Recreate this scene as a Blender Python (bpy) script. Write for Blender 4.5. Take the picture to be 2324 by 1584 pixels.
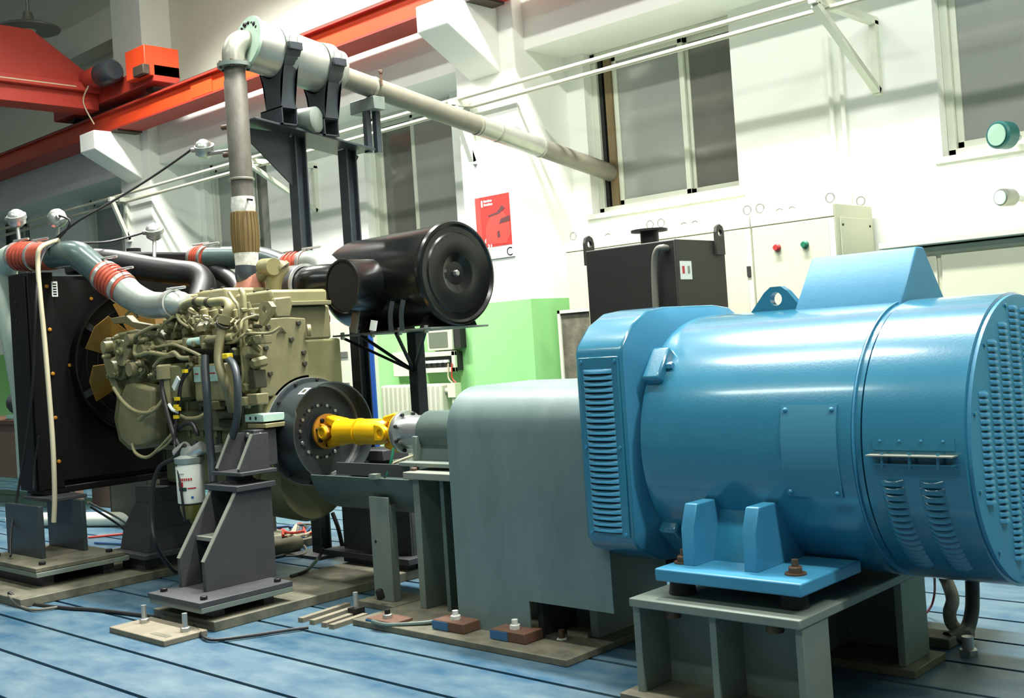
import bpy, bmesh, math, random
from mathutils import Vector, Matrix
random.seed(11)
for o in list(bpy.data.objects):
    bpy.data.objects.remove(o, do_unlink=True)
scn = bpy.context.scene
COL = scn.collection
V = Vector

# ------------------------------------------------------------------ camera
# world: X runs along the test rig (engine -> generator), Y away towards the wall, Z up, metres
FPX, CXP, CYP, CAM_H = 2533.0, 1160.0, 740.0, 1.30
YAW, PITCH, ROLL = -0.7541, 0.01506, -0.0669
_f = V((math.sin(YAW)*math.cos(PITCH), math.cos(YAW)*math.cos(PITCH), math.sin(PITCH)))
_r0 = V((math.cos(YAW), -math.sin(YAW), 0)); _u0 = _r0.cross(_f)
_r = _r0*math.cos(ROLL) + _u0*math.sin(ROLL)
_u = -_r0*math.sin(ROLL) + _u0*math.cos(ROLL)
CAMP = V((0, 0, CAM_H))
cd = bpy.data.cameras.new('camera'); cam = bpy.data.objects.new('camera', cd); COL.objects.link(cam)
cd.sensor_fit = 'HORIZONTAL'; cd.sensor_width = 36.0; cd.lens = FPX/2324*36
cd.shift_x = 2/2324; cd.shift_y = -(792-CYP)/2324
cd.clip_start = 0.05; cd.clip_end = 200
cam.matrix_world = Matrix(((_r.x, _u.x, -_f.x, 0), (_r.y, _u.y, -_f.y, 0), (_r.z, _u.z, -_f.z, CAM_H), (0, 0, 0, 1)))
scn.camera = cam

def at(px, py, ax, v):
    """photo pixel -> point on the plane ax = v (ax in 'xyz')"""
    d = _f + _r*((px-CXP)/FPX) - _u*((py-CYP)/FPX)
    i = 'xyz'.index(ax); t = (v-CAMP[i])/d[i]
    return CAMP + d*t
def PY(px, py, y): return at(px, py, 'y', y)
def PX(px, py, x): return at(px, py, 'x', x)
def PZ(px, py, z): return at(px, py, 'z', z)

# ------------------------------------------------------------------ world, exposure
scn.view_settings.view_transform = 'Standard'; scn.view_settings.look = 'None'
scn.view_settings.exposure = 0.0; scn.view_settings.gamma = 1.0; scn.view_settings.use_curve_mapping = False
w = bpy.data.worlds.new('hall_air'); scn.world = w; w.use_nodes = True
bg = w.node_tree.nodes['Background']; bg.inputs[0].default_value = (0.86, 0.97, 0.90, 1); bg.inputs[1].default_value = 0.16

# ------------------------------------------------------------------ materials
def lin(c):
    c = c/255
    return c/12.92 if c <= 0.04045 else ((c+0.055)/1.055)**2.4
def rgb(h):
    h = h.lstrip('#'); return tuple(lin(int(h[i:i+2], 16)) for i in (0, 2, 4)) + (1,)
MATS = {}
def mat(name, col, rough=0.5, metal=0.0, col2=None, scale=6.0, amt=0.5, bump=0.0, bscale=60.0, stretch=(1, 1, 1), spec=None, coat=0.0, emit=None, estr=0.0, alpha=None, trans=None):
    m = bpy.data.materials.new(name); m.use_nodes = True; MATS[name] = m
    nt = m.node_tree; b = nt.nodes['Principled BSDF']
    b.inputs['Base Color'].default_value = rgb(col); b.inputs['Roughness'].default_value = rough; b.inputs['Metallic'].default_value = metal
    if spec is not None: b.inputs['Specular IOR Level'].default_value = spec
    if coat: b.inputs['Coat Weight'].default_value = coat; b.inputs['Coat Roughness'].default_value = 0.12
    if emit: b.inputs['Emission Color'].default_value = rgb(emit); b.inputs['Emission Strength'].default_value = estr
    if trans: b.inputs['Transmission Weight'].default_value = trans
    if alpha is not None: b.inputs['Alpha'].default_value = alpha
    if col2 or bump:
        tc = nt.nodes.new('ShaderNodeNewGeometry'); mp = nt.nodes.new('ShaderNodeMapping')
        nt.links.new(tc.outputs['Position'], mp.inputs[0]); mp.inputs['Scale'].default_value = stretch
    if col2:
        n = nt.nodes.new('ShaderNodeTexNoise'); n.inputs['Scale'].default_value = scale; n.inputs['Detail'].default_value = 6; n.inputs['Roughness'].default_value = 0.62
        nt.links.new(mp.outputs[0], n.inputs['Vector'])
        rp = nt.nodes.new('ShaderNodeValToRGB'); rp.color_ramp.elements[0].position = 0.5-0.28*amt-0.05; rp.color_ramp.elements[1].position = 0.5+0.28
        rp.color_ramp.elements[0].color = rgb(col); rp.color_ramp.elements[1].color = rgb(col2)
        nt.links.new(n.outputs['Fac'], rp.inputs[0]); nt.links.new(rp.outputs[0], b.inputs['Base Color'])
    if bump:
        n2 = nt.nodes.new('ShaderNodeTexNoise'); n2.inputs['Scale'].default_value = bscale; n2.inputs['Detail'].default_value = 3
        nt.links.new(mp.outputs[0], n2.inputs['Vector'])
        bp = nt.nodes.new('ShaderNodeBump'); bp.inputs['Strength'].default_value = bump; bp.inputs['Distance'].default_value = 0.01
        nt.links.new(n2.outputs['Fac'], bp.inputs['Height']); nt.links.new(bp.outputs[0], b.inputs['Normal'])
    return m
mat('white_wall', '#f3f5ee', 0.85, col2='#edf1e7', scale=1.2, amt=.8)
mat('upper_wall', '#dcdccd', 0.85, col2='#d5d8c8', scale=1.0)
mat('green_dado', '#93cf88', 0.7, col2='#86c27c', scale=2.0)
mat('floor_blue', '#1d4a64', 0.42, col2='#62787e', scale=4.5, amt=.45, bump=.05, bscale=20, stretch=(.7, 1.3, 1))
mat('groove_blue', '#173f60', 0.7)
mat('gen_blue', '#26718d', 0.24, col2='#2c7893', scale=5, bump=.045, bscale=130, coat=.9)
mat('gen_plate', '#3c7f98', 0.42)
mat('gen_blue_dull', '#3580a2', 0.40, col2='#4189aa', scale=7, bump=.05)
mat('rubber', '#2a2a2a', .8)
mat('guard_steel', '#546a67', 0.42, col2='#70817f', scale=4.5, amt=.6, bump=.04, bscale=40, stretch=(1, 1, .35))
mat('bed_steel', '#45463b', 0.6, metal=.1, col2='#7a7763', scale=9, amt=.7, bump=.12, bscale=50)
mat('stand_green', '#66736b', 0.5, col2='#747d72', scale=6, bump=.05)
mat('trough_green', '#4a5a55', 0.42, col2='#556660', scale=6)
mat('mount_dark', '#393b3d', 0.55, col2='#414344', scale=14, bump=.1, bscale=90)
mat('edge_worn', '#8c9084', 0.5, metal=.3)
mat('khaki', '#827c5c', 0.45, col2='#6d6c4a', scale=9, amt=.8, bump=.08, bscale=60)
mat('khaki_light', '#938d68', 0.40, col2='#7d7953', scale=11, amt=.8)
mat('khaki_olive', '#62643f', 0.5, col2='#74724f', scale=9, bump=.1, bscale=70)
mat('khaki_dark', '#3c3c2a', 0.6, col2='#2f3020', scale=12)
mat('turbo_rust', '#a8705c', 0.7, col2='#8d5a48', scale=12, bump=.2)
mat('yellow_paint', '#e0ae08', 0.35, col2='#c99506', scale=7, bump=.03)
mat('orange_oxide', '#c88a18', 0.5, col2='#a06412', scale=14)
mat('machined', '#d2d5d4', 0.33, metal=.95, bump=.03, bscale=200)
mat('zinc', '#b9bcb8', 0.35, metal=.8)
mat('bolt_dark', '#1f1f1e', 0.5, metal=.4)
mat('bolt_rust', '#6b5440', 0.6, metal=.4, col2='#47392c', scale=30)
mat('cast_aluminium', '#a9b1a8', 0.38, metal=.45, col2='#949d95', scale=8)
mat('alu_bright', '#c8ccc6', 0.3, metal=.7)
mat('black_plastic', '#0d100f', 0.24, spec=.5, bump=.02, bscale=120)
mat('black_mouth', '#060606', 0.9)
mat('black_paint', '#0a0a0a', 0.5, col2='#0e0e0d', scale=10, spec=.25)
mat('black_hose', '#101212', 0.42)
mat('flywheel_dark', '#34383a', 0.42, col2='#3d4142', scale=10)
mat('ring_dark', '#343c3e', 0.30, bump=.04)
mat('red_silicone', '#a5432f', 0.5, col2='#b95a44', scale=20)
mat('grey_green_pipe', '#4d5f5c', 0.26, col2='#455754', scale=6)
mat('pale_green_pipe', '#a9b9ab', 0.4)
mat('exhaust_steel', '#5a574c', 0.55, metal=.3, col2='#76736a', scale=14, amt=.7, bump=.12, stretch=(1, 1, .6))
mat('tail_steel', '#7c7a6d', 0.45, metal=.3, col2='#918e7d', scale=5)
mat('exhaust_bright', '#a9aa9b', 0.38, metal=.5, col2='#8b8b7c', scale=6)
mat('muffler_steel', '#b4b7ac', 0.36, metal=.55, col2='#a0a396', scale=5)
mat('flange_green', '#b5cdb9', 0.5, col2='#9fbca6', scale=10)
mat('bellows_brown', '#6b5a3c', 0.5, metal=.4, col2='#8a7546', scale=18, stretch=(1, 1, .2))
mat('wrap_white', '#dadcd2', 0.8, col2='#9d9c8c', scale=25, amt=.2)
mat('stand_blue_black', '#2e363a', 0.4, col2='#384044', scale=8)
mat('crane_red', '#b0392a', 0.5, col2='#9c2f22', scale=2)
mat('crane_orange', '#e04a20', 0.4, col2='#cf4020', scale=1.5)
mat('rail_dark', '#3b362f', 0.6, metal=.3, col2='#55493d', scale=5)
mat('cabinet_beige', '#bfc2aa', 0.45, col2='#babda5', scale=2)
mat('cabinet_edge', '#c8ccb6', 0.45)
mat('dark_gap', '#22241f', .8)
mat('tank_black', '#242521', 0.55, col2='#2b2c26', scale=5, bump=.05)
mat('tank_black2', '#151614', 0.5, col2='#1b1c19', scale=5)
mat('window_frame', '#d5dac9', 0.45)
mat('window_wood', '#7d6c4a', 0.7, col2='#68593c', scale=12, stretch=(1, 1, .2))
mat('glass', '#8b908a', 0.12, spec=.8, col2='#9a9f98', scale=.8)
mat('glass_dark', '#63645d', 0.10, spec=.9, col2='#77776f', scale=.8)
mat('pipe_cream', '#cfcdb6', 0.4)
mat('poster_paper', '#efefea', 0.6)
mat('poster_red', '#d23b32', 0.45, col2='#b83a38', scale=9, amt=.8)
mat('poster_bright', '#ea4a42', 0.45)
mat('poster_dark', '#5c3a3a', 0.5)
mat('poster_white', '#f2eee6', 0.5)
mat('print_red', '#b42a34', 0.5)
mat('print_dark', '#1f3a30', 0.5)
mat('label_white', '#dfe7e0', 0.5)
mat('label_mint', '#b8d8c8', 0.5)
mat('filter_white', '#d8ddd2', 0.4)
mat('filter_bowl', '#7d7a3c', 0.3, trans=.3)
mat('cable_black', '#1b1c1c', 0.5)
mat('cable_grey', '#5f5e55', 0.6)
mat('cable_cream', '#bdb697', 0.6)
mat('cable_red', '#b03328', 0.5)
mat('cable_blue', '#274f7a', 0.5)
mat('conduit_grey', '#a7a08e', 0.6, col2='#8c8676', scale=30)
mat('yellow_mark', '#e2c21c', 0.5)
mat('fan_tan', '#a07a34', 0.5, col2='#8a6a2c', scale=16, stretch=(.3, 1, 1))
mat('rack_blue', '#2150a0', 0.45)
mat('cast_radiator', '#a9ab9a', 0.45)
mat('block_brown', '#5e3a2d', 0.75, col2='#55452f', scale=12)
mat('block_blue', '#2b5f88', 0.6)
mat('timber', '#7f7966', 0.75, col2='#696352', scale=14, stretch=(1, .3, 1))
mat('lamp_glow', '#ffffff', 0.5, emit='#f4fff4', estr=14.0)
mat('lamp_shell', '#8d9087', 0.35, metal=.6)
mat('gauge_teal', '#23605c', 0.4)
mat('gauge_face', '#9fc3ae', 0.3)
mat('crate_brown', '#6b5546', 0.7)
mat('cloth_dark', '#2c3138', 0.8)
mat('button_red', '#a83030', .4)
mat('button_green', '#1d6a50', .4)

# ------------------------------------------------------------------ mesh builder
class MB:
    def __init__(self): self.v = []; self.f = []; self.mi = []; self.cur = 0
    def add(self, vs, fs):
        n = len(self.v); self.v += [V(p) for p in vs]; self.f += [tuple(i+n for i in f) for f in fs]; self.mi += [self.cur]*len(fs); return self
    def box(self, x0, x1, y0, y1, z0, z1):
        if x0 > x1: x0, x1 = x1, x0
        if y0 > y1: y0, y1 = y1, y0
        if z0 > z1: z0, z1 = z1, z0
        return self.add([(x0,y0,z0),(x1,y0,z0),(x1,y1,z0),(x0,y1,z0),(x0,y0,z1),(x1,y0,z1),(x1,y1,z1),(x0,y1,z1)],
            [(0,3,2,1),(4,5,6,7),(0,1,5,4),(1,2,6,5),(2,3,7,6),(3,0,4,7)])
    def obox(self, c, ax, ay, az):
        c = V(c); ax = V(ax); ay = V(ay); az = V(az)
        vs = [c+sx*ax+sy*ay+sz*az for sz in (-1,1) for sx, sy in ((-1,-1),(1,-1),(1,1),(-1,1))]
        return self.add(vs, [(0,3,2,1),(4,5,6,7),(0,1,5,4),(1,2,6,5),(2,3,7,6),(3,0,4,7)])
    def bar(self, p0, p1, w, h, up=(0,0,1)):
        p0 = V(p0); p1 = V(p1); d = (p1-p0); L = d.length; d = d/L; up = V(up)
        s = d.cross(up)
        if s.length < 1e-4: s = d.cross(V((1,0,0)))
        s.normalize(); u = s.cross(d)
        return self.obox((p0+p1)/2, d*(L/2), s*(w/2), u*(h/2))
    def lathe(self, prof, o, axis, seg=28, a0=0, a1=2*math.pi, ref=None, caps=True):
        """prof: list of (t along axis, radius)"""
        o = V(o); a = V(axis).normalized()
        e = V(ref) if ref else (V((0,0,1)) if abs(a.z) < .9 else V((1,0,0)))
        e = (e - a*e.dot(a)).normalized(); g = a.cross(e)
        full = abs(a1-a0) > 6.28; n = seg if full else seg+1
        vs = []; fs = []
        for t, r in prof:
            for k in range(n):
                th = a0+(a1-a0)*k/seg; vs.append(o+a*t+(e*math.cos(th)+g*math.sin(th))*r)
        for i in range(len(prof)-1):
            for k in range(seg):
                k2 = (k+1) % n
                fs.append((i*n+k, i*n+k2, (i+1)*n+k2, (i+1)*n+k))
        if full and caps:
            if prof[0][1] > 1e-5: fs.append(tuple(reversed(range(n))))
            if prof[-1][1] > 1e-5: fs.append(tuple(range((len(prof)-1)*n, len(prof)*n)))
        return self.add(vs, fs)
    def cyl(self, p0, p1, r0, r1=None, seg=20):
        p0 = V(p0); p1 = V(p1); d = p1-p0
        return self.lathe([(0, r0), (d.length, r0 if r1 is None else r1)], p0, d, seg)
    def ring(self, p0, p1, ro, ri, seg=32):
        p0 = V(p0); p1 = V(p1); L = (p1-p0).length
        o = p0; a = (p1-p0).normalized()
        e = V((0,0,1)) if abs(a.z) < .9 else V((1,0,0)); e = (e-a*e.dot(a)).normalized(); g = a.cross(e)
        vs = []; fs = []
        for t, r in ((0,ri),(0,ro),(L,ro),(L,ri)):
            for k in range(seg):
                th = 2*math.pi*k/seg; vs.append(o+a*t+(e*math.cos(th)+g*math.sin(th))*r)
        for i in range(4):
            j = (i+1) % 4
            for k in range(seg): fs.append((i*seg+k, i*seg+(k+1)%seg, j*seg+(k+1)%seg, j*seg+k))
        return self.add(vs, fs)
    def sphere(self, c, r, seg=14, sc=(1,1,1)):
        c = V(c); vs = []; fs = []; m = seg//2
        for i in range(m+1):
            ph = math.pi*i/m
            for k in range(seg):
                th = 2*math.pi*k/seg
                vs.append(c+V((r*sc[0]*math.sin(ph)*math.cos(th), r*sc[1]*math.sin(ph)*math.sin(th), r*sc[2]*math.cos(ph))))
        for i in range(m):
            for k in range(seg): fs.append((i*seg+k, (i+1)*seg+k, (i+1)*seg+(k+1)%seg, i*seg+(k+1)%seg))
        return self.add(vs, fs)
    def prism(self, poly, vec):
        poly = [V(p) for p in poly]; vec = V(vec); n = len(poly)
        vs = poly+[p+vec for p in poly]
        fs = [tuple(range(n)), tuple(reversed(range(n, 2*n)))]+[(i, (i+1)%n, n+(i+1)%n, n+i) for i in range(n)]
        return self.add(vs, fs)
    def loft(self, polyA, polyB, caps=True):
        n = len(polyA); vs = [V(p) for p in polyA]+[V(p) for p in polyB]
        fs = [(i, (i+1)%n, n+(i+1)%n, n+i) for i in range(n)]
        if caps: fs += [tuple(range(n)), tuple(reversed(range(n, 2*n)))]
        return self.add(vs, fs)
    def tube(self, pts, r, seg=10, sub=5, closed=False, smooth=True, caps=True, radii=None):
        pts = [V(p) for p in pts]; rr = radii or [r]*len(pts)
        if smooth and len(pts) > 2:
            out = []; ro = []; n = len(pts); rng = n if closed else n-1
            for i in range(rng):
                if closed: p0, p1, p2, p3 = pts[(i-1)%n], pts[i], pts[(i+1)%n], pts[(i+2)%n]
                else: p0, p1, p2, p3 = pts[max(i-1,0)], pts[i], pts[i+1], pts[min(i+2,n-1)]
                for k in range(sub):
                    t = k/sub
                    out.append(0.5*((2*p1)+(p2-p0)*t+(2*p0-5*p1+4*p2-p3)*t*t+(3*p1-p0-3*p2+p3)*t**3)); ro.append(rr[i]*(1-t)+rr[(i+1)%n]*t)
            if not closed: out.append(pts[-1]); ro.append(rr[-1])
            pts, rr = out, ro
        n = len(pts); vs = []; fs = []; prev = None
        for i, p in enumerate(pts):
            if closed: t = pts[(i+1)%n]-pts[i-1]
            else: t = pts[min(i+1,n-1)]-pts[max(i-1,0)]
            if t.length < 1e-7: t = V((0,0,1))
            t.normalize()
            if prev is None:
                e = V((0,0,1)) if abs(t.z) < .9 else V((1,0,0))
            else: e = prev
            e = (e-t*e.dot(t)).normalized(); prev = e; g = t.cross(e)
            for k in range(seg):
                th = 2*math.pi*k/seg; vs.append(p+(e*math.cos(th)+g*math.sin(th))*rr[i])
        m = n if closed else n-1
        for i in range(m):
            for k in range(seg):
                a = i*seg+k; b = i*seg+(k+1)%seg; j = (i+1)%n
                fs.append((a, b, j*seg+(k+1)%seg, j*seg+k))
        if not closed and caps: fs += [tuple(reversed(range(seg))), tuple(range((n-1)*seg, n*seg))]
        return self.add(vs, fs)
    def holed(self, outer, c, r, vec, seg=28):
        """plate with a round hole: outer polygon (star shaped about c) in a plane, extruded by vec"""
        outer = [V(p) for p in outer]; c = V(c); vec = V(vec); nrm = vec.normalized()
        e = (outer[0]-c).normalized(); g = nrm.cross(e); n = len(outer)
        P2 = [((p-c).dot(e), (p-c).dot(g)) for p in outer]; angs = set(2*math.pi*k/seg for k in range(seg))
        for x, y in P2: angs.add(math.atan2(y, x) % (2*math.pi))
        angs = sorted(angs); o2 = []; i2 = []
        for a in angs:
            dx, dy = math.cos(a), math.sin(a); best = None
            for i in range(n):
                x1, y1 = P2[i]; x2, y2 = P2[(i+1)%n]; ex, ey = x2-x1, y2-y1; D = dx*(-ey)+ex*dy
                if abs(D) < 1e-12: continue
                t = (x1*(-ey)+ex*y1)/D; s = (dx*y1-dy*x1)/D
                if t > 0 and -1e-6 <= s <= 1+1e-6: best = t if best is None else max(best, t)
            if best is None: best = r*1.5
            o2.append(c+e*dx*best+g*dy*best); i2.append(c+e*dx*r+g*dy*r)
        m = len(angs); vs = o2+i2+[p+vec for p in o2]+[p+vec for p in i2]; fs = []
        for k in range(m):
            q = (k+1)%m
            fs += [(k, m+k, m+q, q), (2*m+k, 2*m+q, 3*m+q, 3*m+k), (k, q, 2*m+q, 2*m+k), (m+k, 3*m+k, 3*m+q, m+q)]
        return self.add(vs, fs)
    def hexbolt(self, p, axis, r, h):
        return self.lathe([(0, r), (h*.85, r), (h, r*.8)], p, axis, 6)
    def mesh(self, name, origin=(0,0,0), mats=None, angle=40):
        o = V(origin); me = bpy.data.meshes.new(name)
        me.from_pydata([tuple(p-o) for p in self.v], [], self.f)
        bm = bmesh.new(); bm.from_mesh(me); bmesh.ops.recalc_face_normals(bm, faces=bm.faces); bm.to_mesh(me); bm.free()
        for m in (mats if isinstance(mats, (list, tuple)) else [mats]): me.materials.append(MATS[m])
        if max(self.mi or [0]) > 0: me.polygons.foreach_set('material_index', self.mi)
        me.polygons.foreach_set('use_smooth', [True]*len(me.polygons)); me.set_sharp_from_angle(angle=math.radians(angle))
        return me

def root_loc(o):
    while o.parent: o = o.parent
    return V(o.location)
def part(name, mb, m, parent, bevel=0.0, label=None, angle=40, kind=None):
    me = mb.mesh(name, root_loc(parent), m, angle)
    o = bpy.data.objects.new(name, me); COL.objects.link(o); o.parent = parent
    if bevel:
        bv = o.modifiers.new('bevel', 'BEVEL'); bv.width = bevel; bv.segments = 2; bv.limit_method = 'ANGLE'; bv.angle_limit = math.radians(50)
    if label: o['label'] = label
    if kind: o['kind'] = kind
    return o
def tag(o, label, cat, group=None):
    o['label'] = label; o['category'] = cat
    if group: o['group'] = group
    return o
def thing(name, label, cat, loc, group=None):
    o = bpy.data.objects.new(name, None); o.empty_display_size = .1; COL.objects.link(o); o.location = V(loc)
    return tag(o, label, cat, group)
def solo(name, mb, m, label, cat, loc=None, group=None, bevel=0.0, angle=40):
    if loc is None:
        xs = [p.x for p in mb.v]; ys = [p.y for p in mb.v]; zs = [p.z for p in mb.v]
        loc = ((min(xs)+max(xs))/2, (min(ys)+max(ys))/2, min(zs))
    me = mb.mesh(name, loc, m, angle); o = bpy.data.objects.new(name, me); COL.objects.link(o); o.location = V(loc)
    if bevel:
        bv = o.modifiers.new('bevel', 'BEVEL'); bv.width = bevel; bv.segments = 2; bv.limit_method = 'ANGLE'; bv.angle_limit = math.radians(50)
    return tag(o, label, cat, group)
def struct(name, mb, m, parent=None, bevel=0.0):
    if parent: return part(name, mb, m, parent, bevel)
    me = mb.mesh(name, (0,0,0), m); o = bpy.data.objects.new(name, me); COL.objects.link(o); o['kind'] = 'structure'
    if bevel:
        bv = o.modifiers.new('bevel', 'BEVEL'); bv.width = bevel; bv.segments = 2; bv.limit_method = 'ANGLE'
    return o
def copies(src, offs, parent, rots=None):
    """copies of one small part (shared mesh) under parent; offs are added to its location"""
    out = []
    for i, d in enumerate(offs):
        c = src.copy(); COL.objects.link(c); c.parent = parent; c.location = V(src.location)+V(d)
        if rots: c.rotation_euler = rots[i]
        out.append(c)
    return out
def copy_tree(o, delta):
    c = o.copy(); COL.objects.link(c); c.location = V(o.location)+V(delta)
    for ch in list(o.children):
        k = ch.copy(); COL.objects.link(k); k.parent = c
        for g in list(ch.children):
            q = g.copy(); COL.objects.link(q); q.parent = k
    return c
def piece(name, mb, m, parent, at_, bevel=0.0):
    """a small part with its own origin at at_ (so copies can be moved and turned)"""
    me = mb.mesh(name, (0,0,0), m); o = bpy.data.objects.new(name, me); COL.objects.link(o); o.parent = parent
    o.location = V(at_)-root_loc(parent)
    if bevel:
        bv = o.modifiers.new('bevel', 'BEVEL'); bv.width = bevel; bv.segments = 1; bv.limit_method = 'ANGLE'
    return o

# ------------------------------------------------------------------ hall lights (strip luminaires above the picture)
def strip_lamp(x, y, z, L, power, col, label, spread=180):
    t = thing('strip_light', label, 'light', (x, y, z), 'strip lights under the hall roof')
    part('housing', MB().box(x-L/2, x+L/2, y-.16, y+.16, z, z+.08), 'lamp_shell', t, .01)
    for s in (-1, 1):
        part('tube', MB().cyl((x-L/2+.05, y+s*.07, z-.02), (x+L/2-.05, y+s*.07, z-.02), .018, seg=10), 'lamp_glow', t)
    ld = bpy.data.lights.new('strip_glow', 'AREA'); ld.shape = 'RECTANGLE'; ld.size = L; ld.size_y = .3; ld.energy = power; ld.color = col; ld.spread = math.radians(spread)
    lo = bpy.data.objects.new('light_source', ld); COL.objects.link(lo); lo.parent = t; lo.location = (0, 0, -.05)
    return t
WARM = (1.0, .985, .945); GRN = (.88, 1.0, .92)
for i, (x, y, z, L, p, c) in enumerate([
        (-9.2, 2.6, 6.2, 2.4, 70, WARM), (-5.0, 2.6, 6.2, 2.4, 190, WARM), (-1.2, 2.6, 6.2, 2.4, 120, WARM),
        (-6.6, -1.4, 6.2, 3.0, 100, GRN), (-2.0, -1.4, 6.2, 3.0, 90, GRN),
        (-9.0, 5.0, 6.2, 2.4, 500, WARM), (-4.2, 5.0, 6.2, 3.2, 560, WARM), (1.8, 2.6, 6.2, 2.4, 330, WARM)]):
    strip_lamp(x, y, z, L, p, c, 'twin tube strip light hung under the hall roof', 128 if p > 390 else 180)
# ================================================================== the hall
XL, XR = -24.0, 4.0
YW = 7.30                                   # infill wall
floor = struct('floor', MB().box(XL, XR, -3.0, YW+.4, -.30, -.035), 'groove_blue')
g0, gs = 2.494, .3275
src = None
for k in range(-9, 15):                     # machined strips of the slotted bed plate, slots between them
    y0 = g0+gs*k+.011; y1 = g0+gs*(k+1)-.011
    if src is None:
        src = piece('bed_strip', MB().box(XL, XR, 0, gs-.022, -.036, 0), 'floor_blue', floor, (0, y0, 0)); s0 = y0
    else: copies(src, [(0, y0-s0, 0)], floor)
struct('ceiling', MB().box(XL, XR, -3, YW+.6, 7.2, 7.4), 'upper_wall')

WIN = [(-2.885, -1.50), (-5.838, -4.42), (-8.75, -7.45), (-11.75, -10.45), (-14.85, -13.55), (-17.9, -16.6)]
ZS, ZT, ZD = 2.325, 3.68, 1.645
wall = struct('wall_back', MB().box(XL, XR, YW, YW+.4, 0, ZS), 'white_wall')
m = MB(); xs = sorted([XL]+[v for wv in WIN for v in wv]+[XR])
for i in range(0, len(xs), 2): m.box(xs[i], xs[i+1], YW, YW+.4, ZS, ZT)
part('wall_pier', m, 'white_wall', wall)
part('lintel', MB().box(XL, XR, 6.80, YW+.4, ZT, 4.5), 'white_wall', wall)
part('upper_panel', MB().box(XL, XR, 7.05, YW+.4, 4.5, 7.2), 'upper_wall', wall)
part('upper_ledge', MB().box(XL, -12.6, 6.75, 7.06, 5.35, 5.75), 'upper_wall', wall)
part('dado', MB().box(XL, XR, YW-.006, YW, 0, ZD), 'green_dado', wall)
CX = [(-18.25, -17.55), (-12.57, -11.87), (-6.72, -6.03), (-.87, -.17)]
for x0, x1 in CX:
    part('column', MB().box(x0, x1, 6.67, YW+.05, 0, 7.2), 'white_wall', wall, .01)
    part('column_dado', MB().box(x0-.006, x1+.006, 6.664, YW, 0, ZD), 'green_dado', wall)
    a, b = x0+.17, x0+.53
    part('corbel', MB().prism([(a, 6.70, 3.50), (a, 6.10, 3.83), (a, 6.10, 4.045), (a, 6.70, 4.045)], (b-a, 0, 0)), 'white_wall', wall, .012)
# sliding windows, panes dark with the night behind
for i, (x0, x1) in enumerate(WIN):
    wdw = struct('window_%d' % (i+1), MB().box(x0-.05, x1+.05, YW-.02, YW+.05, ZS-.04, ZS+.0), 'window_frame')
    yb = YW+.13
    part('reveal_back', MB().box(x0, x1, YW+.26, YW+.27, ZS, ZT), 'dark_gap', wdw)
    m = MB(); t = .055
    m.box(x0, x0+t, yb-.03, yb+.09, ZS, ZT).box(x1-t, x1, yb-.03, yb+.09, ZS, ZT).box(x0, x1, yb-.03, yb+.09, ZT-t, ZT).box(x0, x1, yb-.03, yb+.09, ZS, ZS+t)
    part('window_frame', m, 'window_frame', wdw, .006)
    mid = x0+(x1-x0)*.64
    if i == 1: spans = [(x0+.20, mid, 0, 'glass'), (mid-.02, x1-t, .04, 'glass_dark')]
    elif i == 2: spans = [(x0+t, x0+.62, .04, 'glass_dark'), (x0+.58, x1-t, 0, 'glass')]
    else: spans = [(x0+t, mid, 0, 'glass'), (mid-.04, x1-t, .04, 'glass_dark')]
    for a, b, dy, gm in spans:
        s = .045; m = MB()
        m.box(a, a+s, yb+dy, yb+dy+.03, ZS+t, ZT-t).box(b-s, b, yb+dy, yb+dy+.03, ZS+t, ZT-t).box(a, b, yb+dy, yb+dy+.03, ZT-t-s, ZT-t).box(a, b, yb+dy, yb+dy+.03, ZS+t, ZS+t+s)
        sh = part('sash', m, 'window_frame', wdw, .004)
        part('pane', MB().box(a+s, b-s, yb+dy+.012, yb+dy+.018, ZS+t+s, ZT-t-s), gm, sh)
    if i == 1:
        part('wood_post', MB().box(x0+.13, x0+.20, yb-.02, yb+.08, ZS+t, ZT-t), 'window_wood', wdw)
        part('dark_post', MB().box(x0+.055, x0+.09, yb, yb+.06, ZS+t, ZT-t), 'dark_gap', wdw)

# ---- crane runway and bridge
t = thing('crane_runway_beam', 'orange steel crane runway girder carried on white wall corbels', 'crane beam', (-10, 6.45, 4.05))
part('bottom_flange', MB().box(XL, XR, 6.31, 6.62, 4.05, 4.07), 'crane_red', t)
part('web', MB().box(XL, XR, 6.36, 6.40, 4.07, 4.27), 'crane_orange', t)
part('top_flange', MB().box(XL, XR, 6.31, 6.62, 4.27, 4.29), 'crane_red', t)
part('rail', MB().box(XL, XR, 6.42, 6.49, 4.29, 4.35), 'rail_dark', t)
part('splice_plate', MB().box(-10.35, -9.95, 6.345, 6.36, 4.09, 4.25), 'crane_orange', t)
for xx in (-12.15, -6.3): part('bearing_plate', MB().box(xx-.25, xx+.25, 6.31, 6.62, 4.03, 4.05), 'rail_dark', t)
t = thing('bridge_crane', 'dark red overhead travelling crane bridge with drive motor on runway', 'crane', (-12.3, 6.4, 4.35))
part('end_carriage', MB().box(-13.45, -11.0, 6.30, 6.62, 4.41, 4.60), 'crane_red', t, .01)
part('end_box', MB().box(-11.42, -11.0, 6.20, 6.62, 4.47, 4.80), 'crane_orange', t, .01)
part('buffer_box', MB().box(-11.2, -10.97, 6.16, 6.24, 4.47, 4.58), 'rail_dark', t, .01)
m = MB()
xg0, xg1 = -12.65, -12.25
pz = lambda px, py: PX(px, py, xg1).z
yA = PX(21, 110, xg1).y; yB = PX(75, 116, xg1).y; yC = PX(190, 165, xg1).y
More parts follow.
